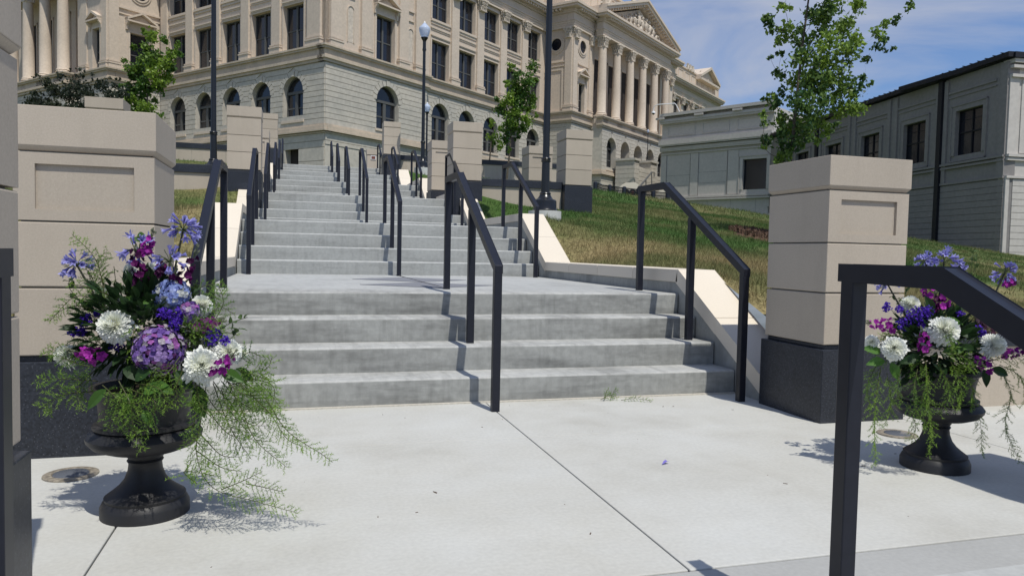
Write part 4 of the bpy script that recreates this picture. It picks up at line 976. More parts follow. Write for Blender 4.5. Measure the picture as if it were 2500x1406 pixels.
# ------------------------------------------------------------------ trees
def leaf_mesh(C, size, rs, cols, bias=0.3):
    """C (n,3) leaf centres -> pointed, folded quads"""
    n = len(C); d = rs.randn(n, 3); d[:, 2] -= bias; d /= np.linalg.norm(d, axis=1)[:, None]
    e = np.cross(d, rs.randn(n, 3)); e /= np.linalg.norm(e, axis=1)[:, None]; nn = np.cross(d, e)
    s = size*(0.6+0.8*rs.rand(n))[:, None]
    V = np.stack([C-d*s*0.5, C+e*s*0.36+nn*s*0.12, C+d*s*0.5, C-e*s*0.36+nn*s*0.12], 1).reshape(-1, 3)
    return V, np.arange(4*n).reshape(-1, 4), np.repeat(cols, 4, 0)
def tree(label, base, blobs, depth, k, spread, lsize, dens, cat='tree', pal=((0.035, 0.085, 0.018), (0.13, 0.22, 0.035)), trunk_r=0.035, seed=1, top=None, name='young_tree', group='young trees on the slopes'):
    rs = np.random.RandomState(seed); rr = random.Random(seed)
    z0 = float(hgt(base[0], base[1]))-0.05; t = thing(name, (base[0], base[1], z0), label, cat, group)
    C, cols, wood = [], [], MB(); B = Vector((base[0], base[1], z0))
    cents = []
    for b_ in blobs:
        x, y, r = b_[:3]; dd = rr.uniform(-1, 1)*spread*max(0.25, 1-abs(x-blobs[0][0])/400)
        c = at(x, y, depth+dd); R = r/k*0.93; cents.append((c, R))
    tx = Vector((sum(c.x for c, _ in cents)/len(cents), sum(c.y for c, _ in cents)/len(cents), 0)); hi = max(c.z for c, _ in cents)
    topp = Vector((B.x*0.5+tx.x*0.5, B.y*0.5+tx.y*0.5, hi-0.15)) if top is None else at(*top)
    ctrl = [B, B.lerp(topp, 0.3)+Vector((0.02, 0.02, 0)), B.lerp(topp, 0.65)+Vector((-0.03, 0.01, 0)), topp]
    wood.tube(ctrl, trunk_r, 8, trunk_r*0.25)
    nodes = [(B.lerp(topp, q/12), 1-q/14) for q in range(3, 12)]
    for c, R in sorted(cents, key=lambda e: min((e[0]-p).length for p, _ in nodes)):
        p, th_ = min(nodes, key=lambda e: (e[0]-c).length+max(0, e[0].z-c.z+0.1)*2); dist = (c-p).length
        m_ = p.lerp(c, 0.5)+Vector((rr.uniform(-.08, .08), rr.uniform(-.08, .08), -0.10))*dist; th2 = th_*0.62
        wood.tube(catmull([p, m_, c], 4), trunk_r*0.42*th_, 5, trunk_r*0.42*th2*0.8); nodes.append((c, th2)); nodes.append((m_, th_*0.8))
        tone = rr.random()
        n = int(dens*R*R)
        q = rs.randn(n, 3); q /= np.linalg.norm(q, axis=1)[:, None]; q *= (rs.rand(n, 1)**0.45)*R
        # leaves gather on small twigs
        nt_ = max(4, n//16); tw = q[rs.randint(0, n, nt_)] if n else q
        j = rs.randint(0, nt_, n); q = tw[j]+rs.randn(n, 3)*min(0.055, R*0.28)
        C.append(q+np.array(c)); a = np.clip(tone*0.85+rs.rand(n)*0.6-0.3, 0, 1)[:, None]
        cols.append(np.array(pal[0])*(1-a)+np.array(pal[1])*a)
    wood.build('trunk', 'bark', t, smooth=True)
    V, Fq, cc = leaf_mesh(np.concatenate(C), lsize, rs, np.concatenate(cols))
    npmesh('crown', V, Fq, 'leafv', cc, parent=t)
T3 = [(1985,200,45),(1915,15,16),(1912,-20,14),(1880,50,20),(1870,38,10),(1925,75,28),(1898,105,14),(1955,95,32),(1990,35,36),(2030,15,40),(2060,70,36),(2090,100,26),(2010,120,42),(1960,150,36),(2060,140,36),(1908,135,12),(1905,178,18),(2000,180,46),(1950,215,38),(2040,200,36),(2085,215,28),(2108,188,14),(2140,85,20),(2165,62,18),(2190,48,14),(2215,18,14),(2225,5,10),(2150,110,18),(2178,118,9),(2085,255,30),(2040,250,38),(1980,260,48),(1900,228,16),(1870,240,16),(1895,262,22),(1868,290,16),(1925,300,42),(1990,310,42),(2035,315,20),(1878,330,20),(1920,350,36),(1962,335,26),(1866,362,9),(1905,385,24),(2128,205,8),(1990,-40,40),(2050,-60,40),(1920,-30,14),(2020,-110,30),(2095,10,26),(2120,-20,18),(1888,70,14),(1880,142,8),(2010,70,34),(2110,150,12)]
tree('large young leafy tree behind the right pier, reaching out of the top of the photo', (9.0, 12.4), T3, 14.4, 125.7, 0.8, 0.082, 4000, seed=4, trunk_r=0.045, top=(1990, -120, 14.4), pal=((0.035, 0.09, 0.03), (0.25, 0.37, 0.055)))
T1 = [(375,150,28),(375,92,18),(352,75,9),(400,95,12),(365,120,20),(332,115,9),(420,130,15),(436,112,9),(435,135,10),(348,150,16),(405,155,20),(418,165,13),(325,168,17),(345,188,26),(382,188,26),(410,190,14),(318,192,10),(330,215,20),(360,215,26),(390,222,13),(345,240,20),(318,235,12),(378,245,10),(330,265,20),(358,268,20),(390,284,9),(312,252,12),(305,146,8),(300,215,8)]
tree('bright green young tree against the left wing, above the stone piers', (-3.98, 22.0), T1, 20.0, 90.5, 0.45, 0.085, 6500, seed=7, top=(370, 90, 20.0), pal=((0.05, 0.12, 0.02), (0.25, 0.37, 0.045)))
T2 = [(1265,230,24),(1247,163,9),(1265,182,12),(1300,168,14),(1290,195,18),(1260,210,15),(1308,192,9),(1240,206,10),(1272,225,22),(1300,237,14),(1236,242,18),(1265,255,24),(1295,265,13),(1214,240,8),(1225,270,16),(1255,285,24),(1290,292,15),(1308,280,6),(1245,310,20),(1275,315,15),(1238,340,14),(1262,335,9),(1240,365,8)]
tree('slim young tree beside the big lamp post, in front of the long wing', (6.97, 25.0), T2, 25.9, 69.9, 0.4, 0.085, 6500, seed=9, trunk_r=0.04, top=(1262, 180, 25.9), pal=((0.055, 0.13, 0.02), (0.24, 0.36, 0.045)))
T2b = [(1212,335,15),(1200,300,10),(1192,335,8),(1222,358,12),(1202,352,9),(1225,312,12)]
tree('small young tree partly merged with the slim one, standing farther left', (6.9, 27.6), T2b, 28.4, 63.7, 0.3, 0.085, 4000, seed=10, trunk_r=0.045, top=(1208, 300, 28.4), pal=((0.055, 0.13, 0.02), (0.24, 0.36, 0.045)))
rr = random.Random(3)
PL = [(180,228,22)]+[(x, 262-rr.uniform(0, 55), rr.uniform(13, 20)) for x in range(72, 305, 9)]+[(x, 285-rr.uniform(0, 30), 18) for x in range(75, 300, 12)]+[(86,184,7),(98,192,9),(120,205,10),(146,178,8),(152,192,10),(166,170,7),(175,195,12),(192,188,10),(196,168,7),(205,180,10),(228,182,7),(235,200,10),(252,202,10),(262,190,6),(288,196,7),(275,212,12),(130,222,14),(215,215,16)]
tree('dark purple-leaved plum tree at upper left, below the columns', (-5.4, 21.0), PL, 18.6, 97, 0.6, 0.062, 4200, seed=12, pal=((0.014, 0.024, 0.013), (0.055, 0.066, 0.036)), trunk_r=0.05, name='plum_tree', group=None)

# ------------------------------------------------------------------ flower urns
class Acc:      # fast accumulator of coloured quads and triangles
    def __init__(s): s.v = []; s.f = []; s.c = []
    def quad(s, a, b, c, d, col):
        n = len(s.v); s.v += [tuple(a), tuple(b), tuple(c), tuple(d)]; s.f.append((n, n+1, n+2, n+3)); s.c += [col]*4
    def tri(s, a, b, c, col):
        n = len(s.v); s.v += [tuple(a), tuple(b), tuple(c)]; s.f.append((n, n+1, n+2)); s.c += [col]*3
    def tube(s, pts, r, col, seg=5, r2=None):
        m = MB(); m.tube(pts, r, seg, r2); n = len(s.v); s.v += m.v; s.f += [tuple(i+n for i in f) for f in m.f]; s.c += [col]*len(m.v)
    def strip(s, pts, ws, side, col, col2=None, up=None, cup=0):
        """tapering petal or leaf along pts, folded along its middle"""
        n = len(s.v); k = len(pts); up = up or Vector((0, 0, 1))
        for i, (p, w) in enumerate(zip(pts, ws)):
            e = side*w; f = up*(w*cup)
            s.v += [tuple(p-e+f), tuple(p), tuple(p+e+f)]; c = col if col2 is None else tuple(col[j]+(col2[j]-col[j])*i/(k-1) for j in range(3)); s.c += [c]*3
        for i in range(k-1):
            a = n+3*i; s.f += [(a, a+1, a+4, a+3), (a+1, a+2, a+5, a+4)]
    def build(s, name, m, par, smooth=False):
        b = MB(); b.v, b.f, b.c = s.v, s.f, s.c; return b.build(name, m, par, smooth)
def rv(r): 
    while True:
        v = Vector((r.uniform(-1, 1), r.uniform(-1, 1), r.uniform(-1, 1)))
        if 0.05 < v.length < 1: return v.normalized()
def basis(n):
    n = n.normalized(); a = n.cross(Vector((0, 0, 1)) if abs(n.z) < 0.9 else Vector((1, 0, 0))).normalized(); return n, a, n.cross(a)
def vary(c, r, k): q = 1+r.uniform(-k, k); return tuple(min(1, x*q) for x in c)
def mum(par, p, r, face, rr):
    A = Acc(); n, a, b = basis(face); N = 330
    for i in range(N):
        f = i/N; th = math.radians(4+116*f**0.62); ph = i*2.39996+rr.uniform(-.15, .15)
        d = n*math.cos(th)+(a*math.cos(ph)+b*math.sin(ph))*math.sin(th)
        ln = r*(0.78+0.20*f)*rr.uniform(0.9, 1.08)*(1.3 if (f > 0.86 and rr.random() < 0.16) else 1); w = r*(0.062+0.05*f)
        side = d.cross(n).normalized() if th > 0.05 else a
        curl = n*(r*0.16*(1-f*1.5)); sag = Vector((0, 0, -1))*r*0.12*max(0, f-0.6)
        p0 = p+d*r*0.12; p1 = p+d*ln*0.55+curl*0.2; p2 = p+d*ln*0.85+curl*0.6+sag*0.5; p3 = p+d*ln*0.98+curl+sag
        col = vary((0.90, 0.91, 0.86), rr, 0.05)
        A.strip([p0, p1, p2, p3], [w*0.4, w*0.85, w, w*0.45], side, (0.86, 0.88, 0.72) if f < .3 else col, col, up=n, cup=0.55)
    A.build('chrysanthemum', 'petalv', par)
def agapanthus(par, p, r, foot, rr, n=27, bare=0.2, droop=0.45):
    A = Acc(); ax = (p-foot).normalized(); n_, a, b = basis(ax)
    stem = Acc(); mid = foot.lerp(p, 0.5)+a*0.01; stem.tube([foot, mid, p], 0.0042, (0.045, 0.05, 0.035), 6, 0.0036)
    for i in range(n):
        th = math.radians(rr.uniform(10, 115)); ph = i*2.39996
        d = (n_*math.cos(th)+(a*math.cos(ph)+b*math.sin(ph))*math.sin(th)+Vector((0, 0, -droop*rr.random()))).normalized()
        l = r*rr.uniform(0.45, 0.62); e = p+d*l
        stem.tube([p, p+d*l*0.6+Vector((0, 0, .004)), e], 0.0011, (0.10, 0.13, 0.06), 4)
        if rr.random() < bare: stem.tube([e, e+d*0.012], 0.0022, (0.13, 0.15, 0.10), 5, 0.001); continue
        d2 = (d+Vector((0, 0, -0.45))).normalized(); m_, u, v = basis(d2); L2 = r*rr.uniform(0.42, 0.58); op = rr.uniform(0.12, 0.55)
        for k in range(6):
            w = k*PI/3+rr.uniform(-.1, .1); o = u*math.cos(w)+v*math.sin(w); side = d2.cross(o).normalized()
            A.strip([e+o*0.0015, e+d2*L2*0.5+o*L2*op*0.25, e+d2*L2*0.8+o*L2*op*0.7, e+d2*L2*0.96+o*L2*op*1.15], [0.0015, 0.0034, 0.0042, 0.001], side, vary((0.17, 0.15, 0.48), rr, 0.2), vary((0.42, 0.42, 0.76), rr, 0.18), up=d2, cup=0.3)
    o = A.build('agapanthus', 'petalv', par); stem.build('stem', 'leafv', o, True)
def stock(par, p, ax, ln, w, rr, cols=((0.34, 0.025, 0.30), (0.20, 0.012, 0.19)), buds=True):
    A = Acc(); ax, a, b = basis(ax); n = max(10, int(ln*w*4200))
    for i in range(n):
        f = i/n; ph = i*2.39996; c = p+ax*(f-0.5)*ln+(a*math.cos(ph)+b*math.sin(ph))*w*(0.75-0.35*f)
        o = (c-(p+ax*(f-0.5)*ln)).normalized()+ax*0.35; o.normalize(); _, u, v = basis(o); s = 0.017*(1.1-0.4*f)
        col = vary(cols[rr.random() < 0.45], rr, 0.3)
        for k in range(9):
            w_ = k*2*PI/5+rr.uniform(-.3, .3); q = (u*math.cos(w_)+v*math.sin(w_)); t = (q+o*rr.uniform(0.0, 0.8)).normalized(); sd = t.cross(o).normalized(); z = s*(1 if k < 5 else 0.6)
            A.quad(c, c+t*z*0.6+sd*z*0.55, c+t*z*1.1+o*rr.uniform(-.2, .2)*z, c+t*z*0.6-sd*z*0.55+o*rr.uniform(-.3, .3)*z, vary(col, rr, 0.25))
    if buds:
        for i in range(7):
            e = p+ax*ln*(0.5+0.05*i)+rv(rr)*0.010; A.tube([p+ax*ln*0.4, e], 0.0012, (0.16, 0.20, 0.10), 4); A.tube([e, e+ax*0.008], 0.0035, (0.20, 0.22, 0.15), 5, 0.002)
    A.build('stock_spike', 'petalv', par)
def hydrangea(par, p, r, face, rr, cols):
    A = Acc(); n_, a, b = basis(face); N = int(r*r*24000)+30
    for i in range(N):
        th = math.acos(1-1.45*(i+0.5)/N); ph = i*2.39996; d = n_*math.cos(th)+(a*math.cos(ph)+b*math.sin(ph))*math.sin(th)
        c = p+d*r*rr.uniform(0.86, 1.0); o = (d+rv(rr)*0.4).normalized(); _, u, v = basis(o); s = 0.0115*rr.uniform(0.8, 1.2); w0 = rr.random()*PI; col = vary(rr.choice(cols), rr, 0.2)
        for k in range(4):
            w_ = w0+k*PI/2; q = u*math.cos(w_)+v*math.sin(w_); sd = q.cross(o)
            A.quad(c, c+q*s*0.6+sd*s*0.62+o*s*0.15, c+q*s*1.1-o*s*0.1, c+q*s*0.6-sd*s*0.62+o*s*0.15, vary(col, rr, 0.18))
    m = MB(); m.ball(tuple(p-n_*r*0.1), r*0.72, 10, 8); n = len(A.v); A.v += m.v; A.f += [tuple(i+n for i in f) for f in m.f]; A.c += [(0.03, 0.02, 0.03)]*len(m.v)
    A.build('hydrangea', 'petalv', par)
def statice(par, p, r, rr, foot=None):
    A = Acc()
    for i in range(int(60*r/0.02)):
        c = p+rv(rr)*r*rr.random()**0.4; o = rv(rr); _, u, v = basis(o); s = 0.0052
        A.quad(c-u*s, c-v*s, c+u*s+o*s*0.5, c+v*s, vary((0.085, 0.03, 0.40), rr, 0.4))
    if foot: A.tube([foot, foot.lerp(p, 0.6)+Vector((0, 0, .01)), p], 0.0014, (0.05, 0.07, 0.03), 4)
    A.build('statice', 'petalv', par)
def leaf(A, p, d, ln, w, rr, col=(0.035, 0.085, 0.022), up=None):
    d = d.normalized(); up = (up or (Vector((0, 0, 1))+rv(rr)*0.5)).normalized(); side = d.cross(up).normalized(); nn = side.cross(d)
    ks = [0, 0.12, 0.35, 0.6, 0.82, 1]; ws = [0.02, 0.55, 1.0, 0.9, 0.5, 0.03]; bend = rr.uniform(0.05, 0.3)
    A.strip([p+d*ln*k-nn*ln*bend*k*k for k in ks], [w*q for q in ws], side, vary(col, rr, 0.25), None, up=nn, cup=0.35)
def fern(par, pts, rr, bl=0.045, col=((0.055, 0.14, 0.03), (0.25, 0.40, 0.055)), gap=0.011, name='fern_spray', A=None):
    own = A is None; A = A or Acc(); path = catmull([Vector(p) for p in pts], 8); tot = sum((b-a).length for a, b in zip(path[:-1], path[1:]))
    A.tube(path, 0.0018, (0.10, 0.11, 0.04), 4, 0.0008); s = 0; i = 0; nx = 0.02; sd = 1; tone = rr.random()
    for a, b in zip(path[:-1], path[1:]):
        L_ = (b-a).length
        while nx < s+L_:
            f = nx/tot; p = a.lerp(b, (nx-s)/L_); t = (b-a).normalized(); o = (rv(rr)*0.8+t.cross(Vector((0.2, -0.9, 0.3))).normalized()*sd); o = (o-t*o.dot(t)).normalized(); sd = -sd
            ln = bl*(0.45+0.75*math.sin(PI*min(1, f*0.85+0.15)))*rr.uniform(0.5, 1.2); dr = (o+t*0.75).normalized(); nn = max(3, int(ln/0.0042))
            tip = p+dr*ln+Vector((0, 0, -0.12*ln)); A.tri(p-t*0.0005, p+t*0.0005, tip, (0.07, 0.10, 0.03)); g_ = rr.random()*0.5+tone*0.5+0.25*(f > 0.75)
            c = tuple(col[0][q]+(col[1][q]-col[0][q])*min(1, g_) for q in range(3))
            for k in range(nn):
                q0 = p.lerp(tip, (k+0.7)/nn)
                for _ in range(3):
                    nd = (rv(rr)+dr*0.55).normalized(); ne = nd.cross(rv(rr)).normalized()*0.00105; l2 = 0.0115*rr.uniform(0.7, 1.2); A.tri(q0-ne, q0+ne, q0+nd*l2, vary(c, rr, 0.25))
            nx += gap*rr.uniform(0.7, 1.3)
        s += L_
    if own: A.build(name, 'leafv', par)
def vine(par, pts, rr, ls=0.03, n=9):
    A = Acc(); path = catmull([Vector(p) for p in pts], 6); A.tube(path, 0.0012, (0.10, 0.13, 0.06), 4)
    for i in range(n):
        p = path[int((i+1)/(n+0.5)*(len(path)-1))]; leaf(A, p, rv(rr)+Vector((0, 0, 0.1)), ls*rr.uniform(.7, 1.2), ls*0.30, rr, (0.07, 0.12, 0.035))
    A.build('leafy_twig', 'leafv', par)

URN = [(-0.02, 0.148), (0.035, 0.148), (0.04, 0.145), (0.052, 0.140), (0.058, 0.133), (0.068, 0.135), (0.074, 0.127), (0.085, 0.112), (0.105, 0.088), (0.13, 0.069), (0.16, 0.058), (0.185, 0.055), (0.195, 0.061), (0.202, 0.055), (0.212, 0.062), (0.222, 0.062),
       (0.228, 0.085), (0.236, 0.130), (0.252, 0.170), (0.275, 0.190), (0.290, 0.193), (0.306, 0.182), (0.314, 0.170), (0.318, 0.160), (0.322, 0.170), (0.332, 0.170), (0.337, 0.152), (0.36, 0.149), (0.40, 0.152), (0.44, 0.162), (0.452, 0.178), (0.466, 0.178), (0.466, 0.160), (0.43, 0.148)]
def make_urn():
    t = bpy.data.objects.new('garden_urn', None); COL.objects.link(t)
    mb = MB(); mb.lathe(URN[:7], seg=64); mb.build('base', 'urniron', t, smooth=True)
    mb = MB(); mb.lathe(URN[6:16], seg=56); mb.build('stem', 'urniron', t, smooth=True)
    mb = MB(); mb.lathe(URN[15:], seg=64); mb.build('bowl', 'urniron', t, smooth=True)
    mb = MB(); mb.lathe([(0.42, 0.145), (0.445, 0.13)], seg=24); mb.build('soil', 'soil', t)
    return t
u0 = make_urn(); u0.location = (-0.523, 2.912, 0); tag(u0, 'black pedestal urn of flowers at lower left, trailing fern onto the plaza', 'urn', 'pair of black flower urns')
u1 = copy_tree(u0); u1.location = (2.895, 2.762, 0); tag(u1, 'black pedestal urn behind the near handrail at right, in front of the low wall', 'urn', 'pair of black flower urns')

def arrangement(name, loc, label, D, cx, y0, k, data, seed):
    rr = random.Random(seed); t = thing(name, loc, label, 'flowers', 'flower arrangements in the two urns')
    g = lambda x, y, b=0.0: at(x, y, D-b)
    tocam = Vector((-0.28, -0.95, 0.15)).normalized(); core = g(cx, y0-0.60*k, 0)
    for x, y, r, b in data.get('mum', []):
        p = g(x, y, b); mum(t, p, r*0.92/k, (tocam*1.0+(p-core).normalized()*0.8+Vector((0, 0, .35))), rr)
    for x, y, r, fx, fy, b, bare in data.get('aga', []): agapanthus(t, g(x, y, b), r*0.88/k, g(fx, fy, b*0.6), rr, bare=bare)
    for x, y, l, w, dx, dy, b, dark in data.get('stock', []):
        stock(t, g(x, y, b), g(x+dx, y+dy, b)-g(x, y, b)+tocam*0.01, l/k, w/k, rr, ((0.10, 0.008, 0.085), (0.055, 0.006, 0.05)) if dark else ((0.36, 0.03, 0.34), (0.20, 0.012, 0.20)))
    for x, y, r, b, c in data.get('hyd', []): hydrangea(t, g(x, y, b), r/k, tocam+Vector((0, 0, .5)), rr, c)
    for x, y, r, b in data.get('sta', []): statice(t, g(x, y, b), r/k, rr, g(cx+(x-cx)*0.6, y+45, b*0.3))
    for pts in data.get('fern', []): fern(t, [g(*p) for p in pts], rr, gap=0.0082)
    for pts in data.get('vine', []): vine(t, [g(*p) for p in pts], rr)
    A = Acc()
    for x, y, dx, dy, l, w, b, br in data.get('leaf', []):
        d = g(x+dx, y+dy, b)-g(x, y, b); leaf(A, g(x, y, b), d+tocam*0.01, l/k*0.74, w/k*0.66, rr, (0.07, 0.16, 0.03) if br else (0.026, 0.065, 0.018), up=tocam+Vector((0, 0, .4))+rv(rr)*0.3)
    A.build('broad_leaves', 'leafv', t)
    A = Acc(); c0 = g(cx, data['mass'][0], 0)
    for i in range(620):
        d = rv(rr); q = Vector((d.x*data['mass'][1]/k, d.y*0.15, d.z*data['mass'][2]/k))*rr.random()**0.4
        leaf(A, c0+q, d+Vector((0, 0, 0.3)), rr.uniform(0.04, 0.075), rr.uniform(0.009, 0.018), rr, (0.022, 0.050, 0.016))
    A.build('foliage', 'leafv', t)
    A = Acc()
    for i in range(data.get('nf', 26)):
        a = rr.uniform(0, 2*PI); r0 = 0.12; h = c0.z-0.0+rr.uniform(-0.10, 0.12); e = Vector((math.cos(a), math.sin(a)*0.9, 0)); s_ = Vector((c0.x, c0.y, h))+e*r0
        ln = rr.uniform(0.10, 0.20); fern(None, [s_, s_+e*ln*0.55+Vector((0, 0, 0.03)), s_+e*ln+Vector((0, 0, rr.uniform(-0.09, 0.05)))], rr, 0.035, A=A)
    A.build('fern_fringe', 'leafv', t)
    return t
PUR = [(0.22, 0.13, 0.42), (0.38, 0.26, 0.55), (0.10, 0.05, 0.22), (0.42, 0.38, 0.42), (0.30, 0.10, 0.33)]
BLU = [(0.25, 0.32, 0.62), (0.34, 0.40, 0.66), (0.5, 0.52, 0.5), (0.18, 0.22, 0.5)]; DUS = [(0.42, 0.26, 0.27), (0.50, 0.42, 0.26), (0.32, 0.14, 0.22)]
L_ = dict(mass=(800, 150, 125), nf=30,
 mum=[(280,796,46,.17),(493,892,47,.19),(558,858,36,.12),(163,868,32,.10),(258,728,34,-.02),(492,745,31,.04),(372,662,26,-.06),(318,660,20,-.05),(592,862,18,.06)],
 aga=[(447,562,50,405,750,.03,.12),(338,612,52,352,800,.0,.25),(188,648,44,252,765,.04,.15),(415,640,46,410,790,.08,.45)],
 stock=[(338,650,85,20,-4,-40,.07,1),(362,600,50,14,14,-30,.05,0),(460,655,70,16,22,-40,.05,1),(425,690,45,20,5,-20,.06,1),(215,865,48,22,-30,-8,.20,0),(547,888,52,18,25,-22,.20,0),(512,790,50,16,40,-10,.12,0),(395,655,30,14,0,-20,.04,1)],
 hyd=[(388,856,60,.14,PUR),(420,722,42,.05,BLU),(465,762,24,.10,PUR)],
 sta=[(211,782,15,.12),(198,808,14,.12),(175,812,9,.12),(400,765,16,.13),(432,772,22,.13),(285,838,20,.12),(520,825,22,.12),(550,832,12,.14),(236,766,8,.1),(430,790,16,.13)],
 fern=[[(545,905,.1),(640,965,.14),(700,1050,.16),(785,1108,.18),(812,1128,.18)],[(540,900,.12),(590,1000,.16),(625,1075,.18),(700,1140,.18)],[(505,930,.15),(490,1030,.2),(480,1110,.2),(520,1190,.18),(630,1225,.15),(728,1252,.10)],
  [(520,935,.1),(560,1040,.12),(612,1118,.12)],[(575,905,.1),(620,925,.1),(668,945,.08),(662,1008,.06)],[(560,915,.05),(600,955,.05),(640,1000,.05)],[(570,920,.15),(620,970,.17),(660,1010,.17)],[(555,930,.16),(590,960,.18),(640,965,.16)],[(580,900,.0),(640,940,.0),(690,1000,.02)],[(520,930,.0),(560,980,.0),(620,990,.0)],[(610,960,.1),(660,1010,.12),(700,1070,.14),(740,1090,.14)],[(480,940,.2),(490,990,.2),(530,1030,.2)],[(540,950,.14),(560,1000,.16),(610,1060,.16)],[(480,1180,.2),(450,1150,.2),(520,1160,.2)],[(600,910,.1),(650,900,.1),(665,870,.1)],[(560,900,.1),(620,915,.14),(672,935,.12)],[(540,930,.05),(600,990,.1),(680,1010,.1)],[(545,960,.0),(600,1030,.02),(660,1040,.02)],
  [(500,960,.12),(540,1010,.14),(600,1030,.14)],[(500,990,.1),(560,1060,.1),(640,1075,.1)],[(490,1060,.18),(540,1110,.16),(590,1115,.12)],[(480,1100,.2),(540,1140,.16),(590,1150,.14)],[(600,1180,.14),(650,1190,.1),(690,1200,.1)],[(540,1195,.16),(600,1170,.15),(640,1150,.14)],
  [(250,900,.12),(180,885,.14),(112,848,.12)],[(240,930,.12),(160,925,.16),(85,925,.14)],[(230,955,.12),(150,965,.14),(96,1000,.12)],[(235,900,.1),(190,950,.14),(200,1000,.16)],[(220,880,.1),(160,850,.1),(120,868,.1)],
  [(290,930,.2),(318,985,.24),(325,1040,.23),(348,1098,.21)],[(320,950,.2),(380,985,.24),(352,1060,.24)],[(300,960,.2),(280,1010,.22),(262,1050,.2)],[(335,960,.22),(300,1020,.24),(330,1060,.22)],[(330,935,.2),(390,950,.24),(410,1000,.22)],[(250,940,.2),(300,980,.24),(360,985,.24)],
  [(258,765,.02),(250,690,.02),(228,625,.02),(176,572,.02)],[(255,700,.02),(240,640,.02),(262,612,.02)],[(250,740,.0),(225,690,.0),(205,640,.0)],[(262,790,.02),(215,750,.04),(190,735,.04)],[(300,740,-.02),(330,700,-.02),(350,690,.0)],
  [(445,905,.2),(430,950,.22),(440,990,.2)],[(470,900,.18),(480,960,.2),(470,1000,.18)],[(430,800,.12),(490,775,.16),(535,750,.14)],[(450,830,.14),(500,800,.16),(545,790,.14)],[(470,760,.04),(520,720,.04),(545,690,.04)],[(520,790,.1),(545,740,.1),(535,700,.1)],[(580,880,.08),(610,860,.1),(640,872,.1)],[(440,870,.16),(400,920,.2),(360,930,.2)],[(560,940,.14),(600,930,.14),(650,920,.14)],[(480,1010,.2),(470,1060,.2),(500,1100,.18)]],
 vine=[[(530,812,.1),(560,790,.12),(604,774,.12)],[(262,760,.0),(235,700,.0),(215,660,.0)],[(240,790,.02),(195,735,.02),(168,700,.02),(175,675,.02)],[(440,760,.0),(462,720,.0),(478,690,.0)],[(300,740,.0),(285,700,.0),(278,650,.0)],[(540,850,.05),(570,820,.08),(585,800,.08)]],
 leaf=[(330,930,50,-45,90,26,.2,0),(350,960,45,-20,80,24,.22,1),(320,960,-10,50,80,20,.22,1),(260,950,-40,40,85,22,.18,1),(300,900,60,20,90,26,.17,0),(540,905,45,20,80,22,.15,1),(575,900,40,25,70,20,.12,0),(400,930,-30,25,70,24,.2,0),(350,1000,25,45,60,16,.22,1),(240,870,-40,-20,80,22,.1,0),(330,745,20,-60,120,24,.03,0),(350,760,60,-30,130,22,.03,0),(300,730,70,5,110,18,.02,1),(430,905,30,30,80,24,.17,0),(340,830,40,10,90,22,.1,0),(370,940,40,10,70,22,.22,1),(480,940,20,60,90,26,.1,0),(485,960,10,50,80,28,.06,1),(345,590,-25,-20,26,12,.03,1),(335,575,25,-5,26,12,.03,1),(290,770,-40,20,90,22,.06,0)])
arrangement('flower_arrangement', (-0.523, 2.912, 0.46), 'left urn bouquet of white chrysanthemums, blue agapanthus and purple hydrangea with long fern trails', 2.65, 357, 1249, 683, L_, 21)
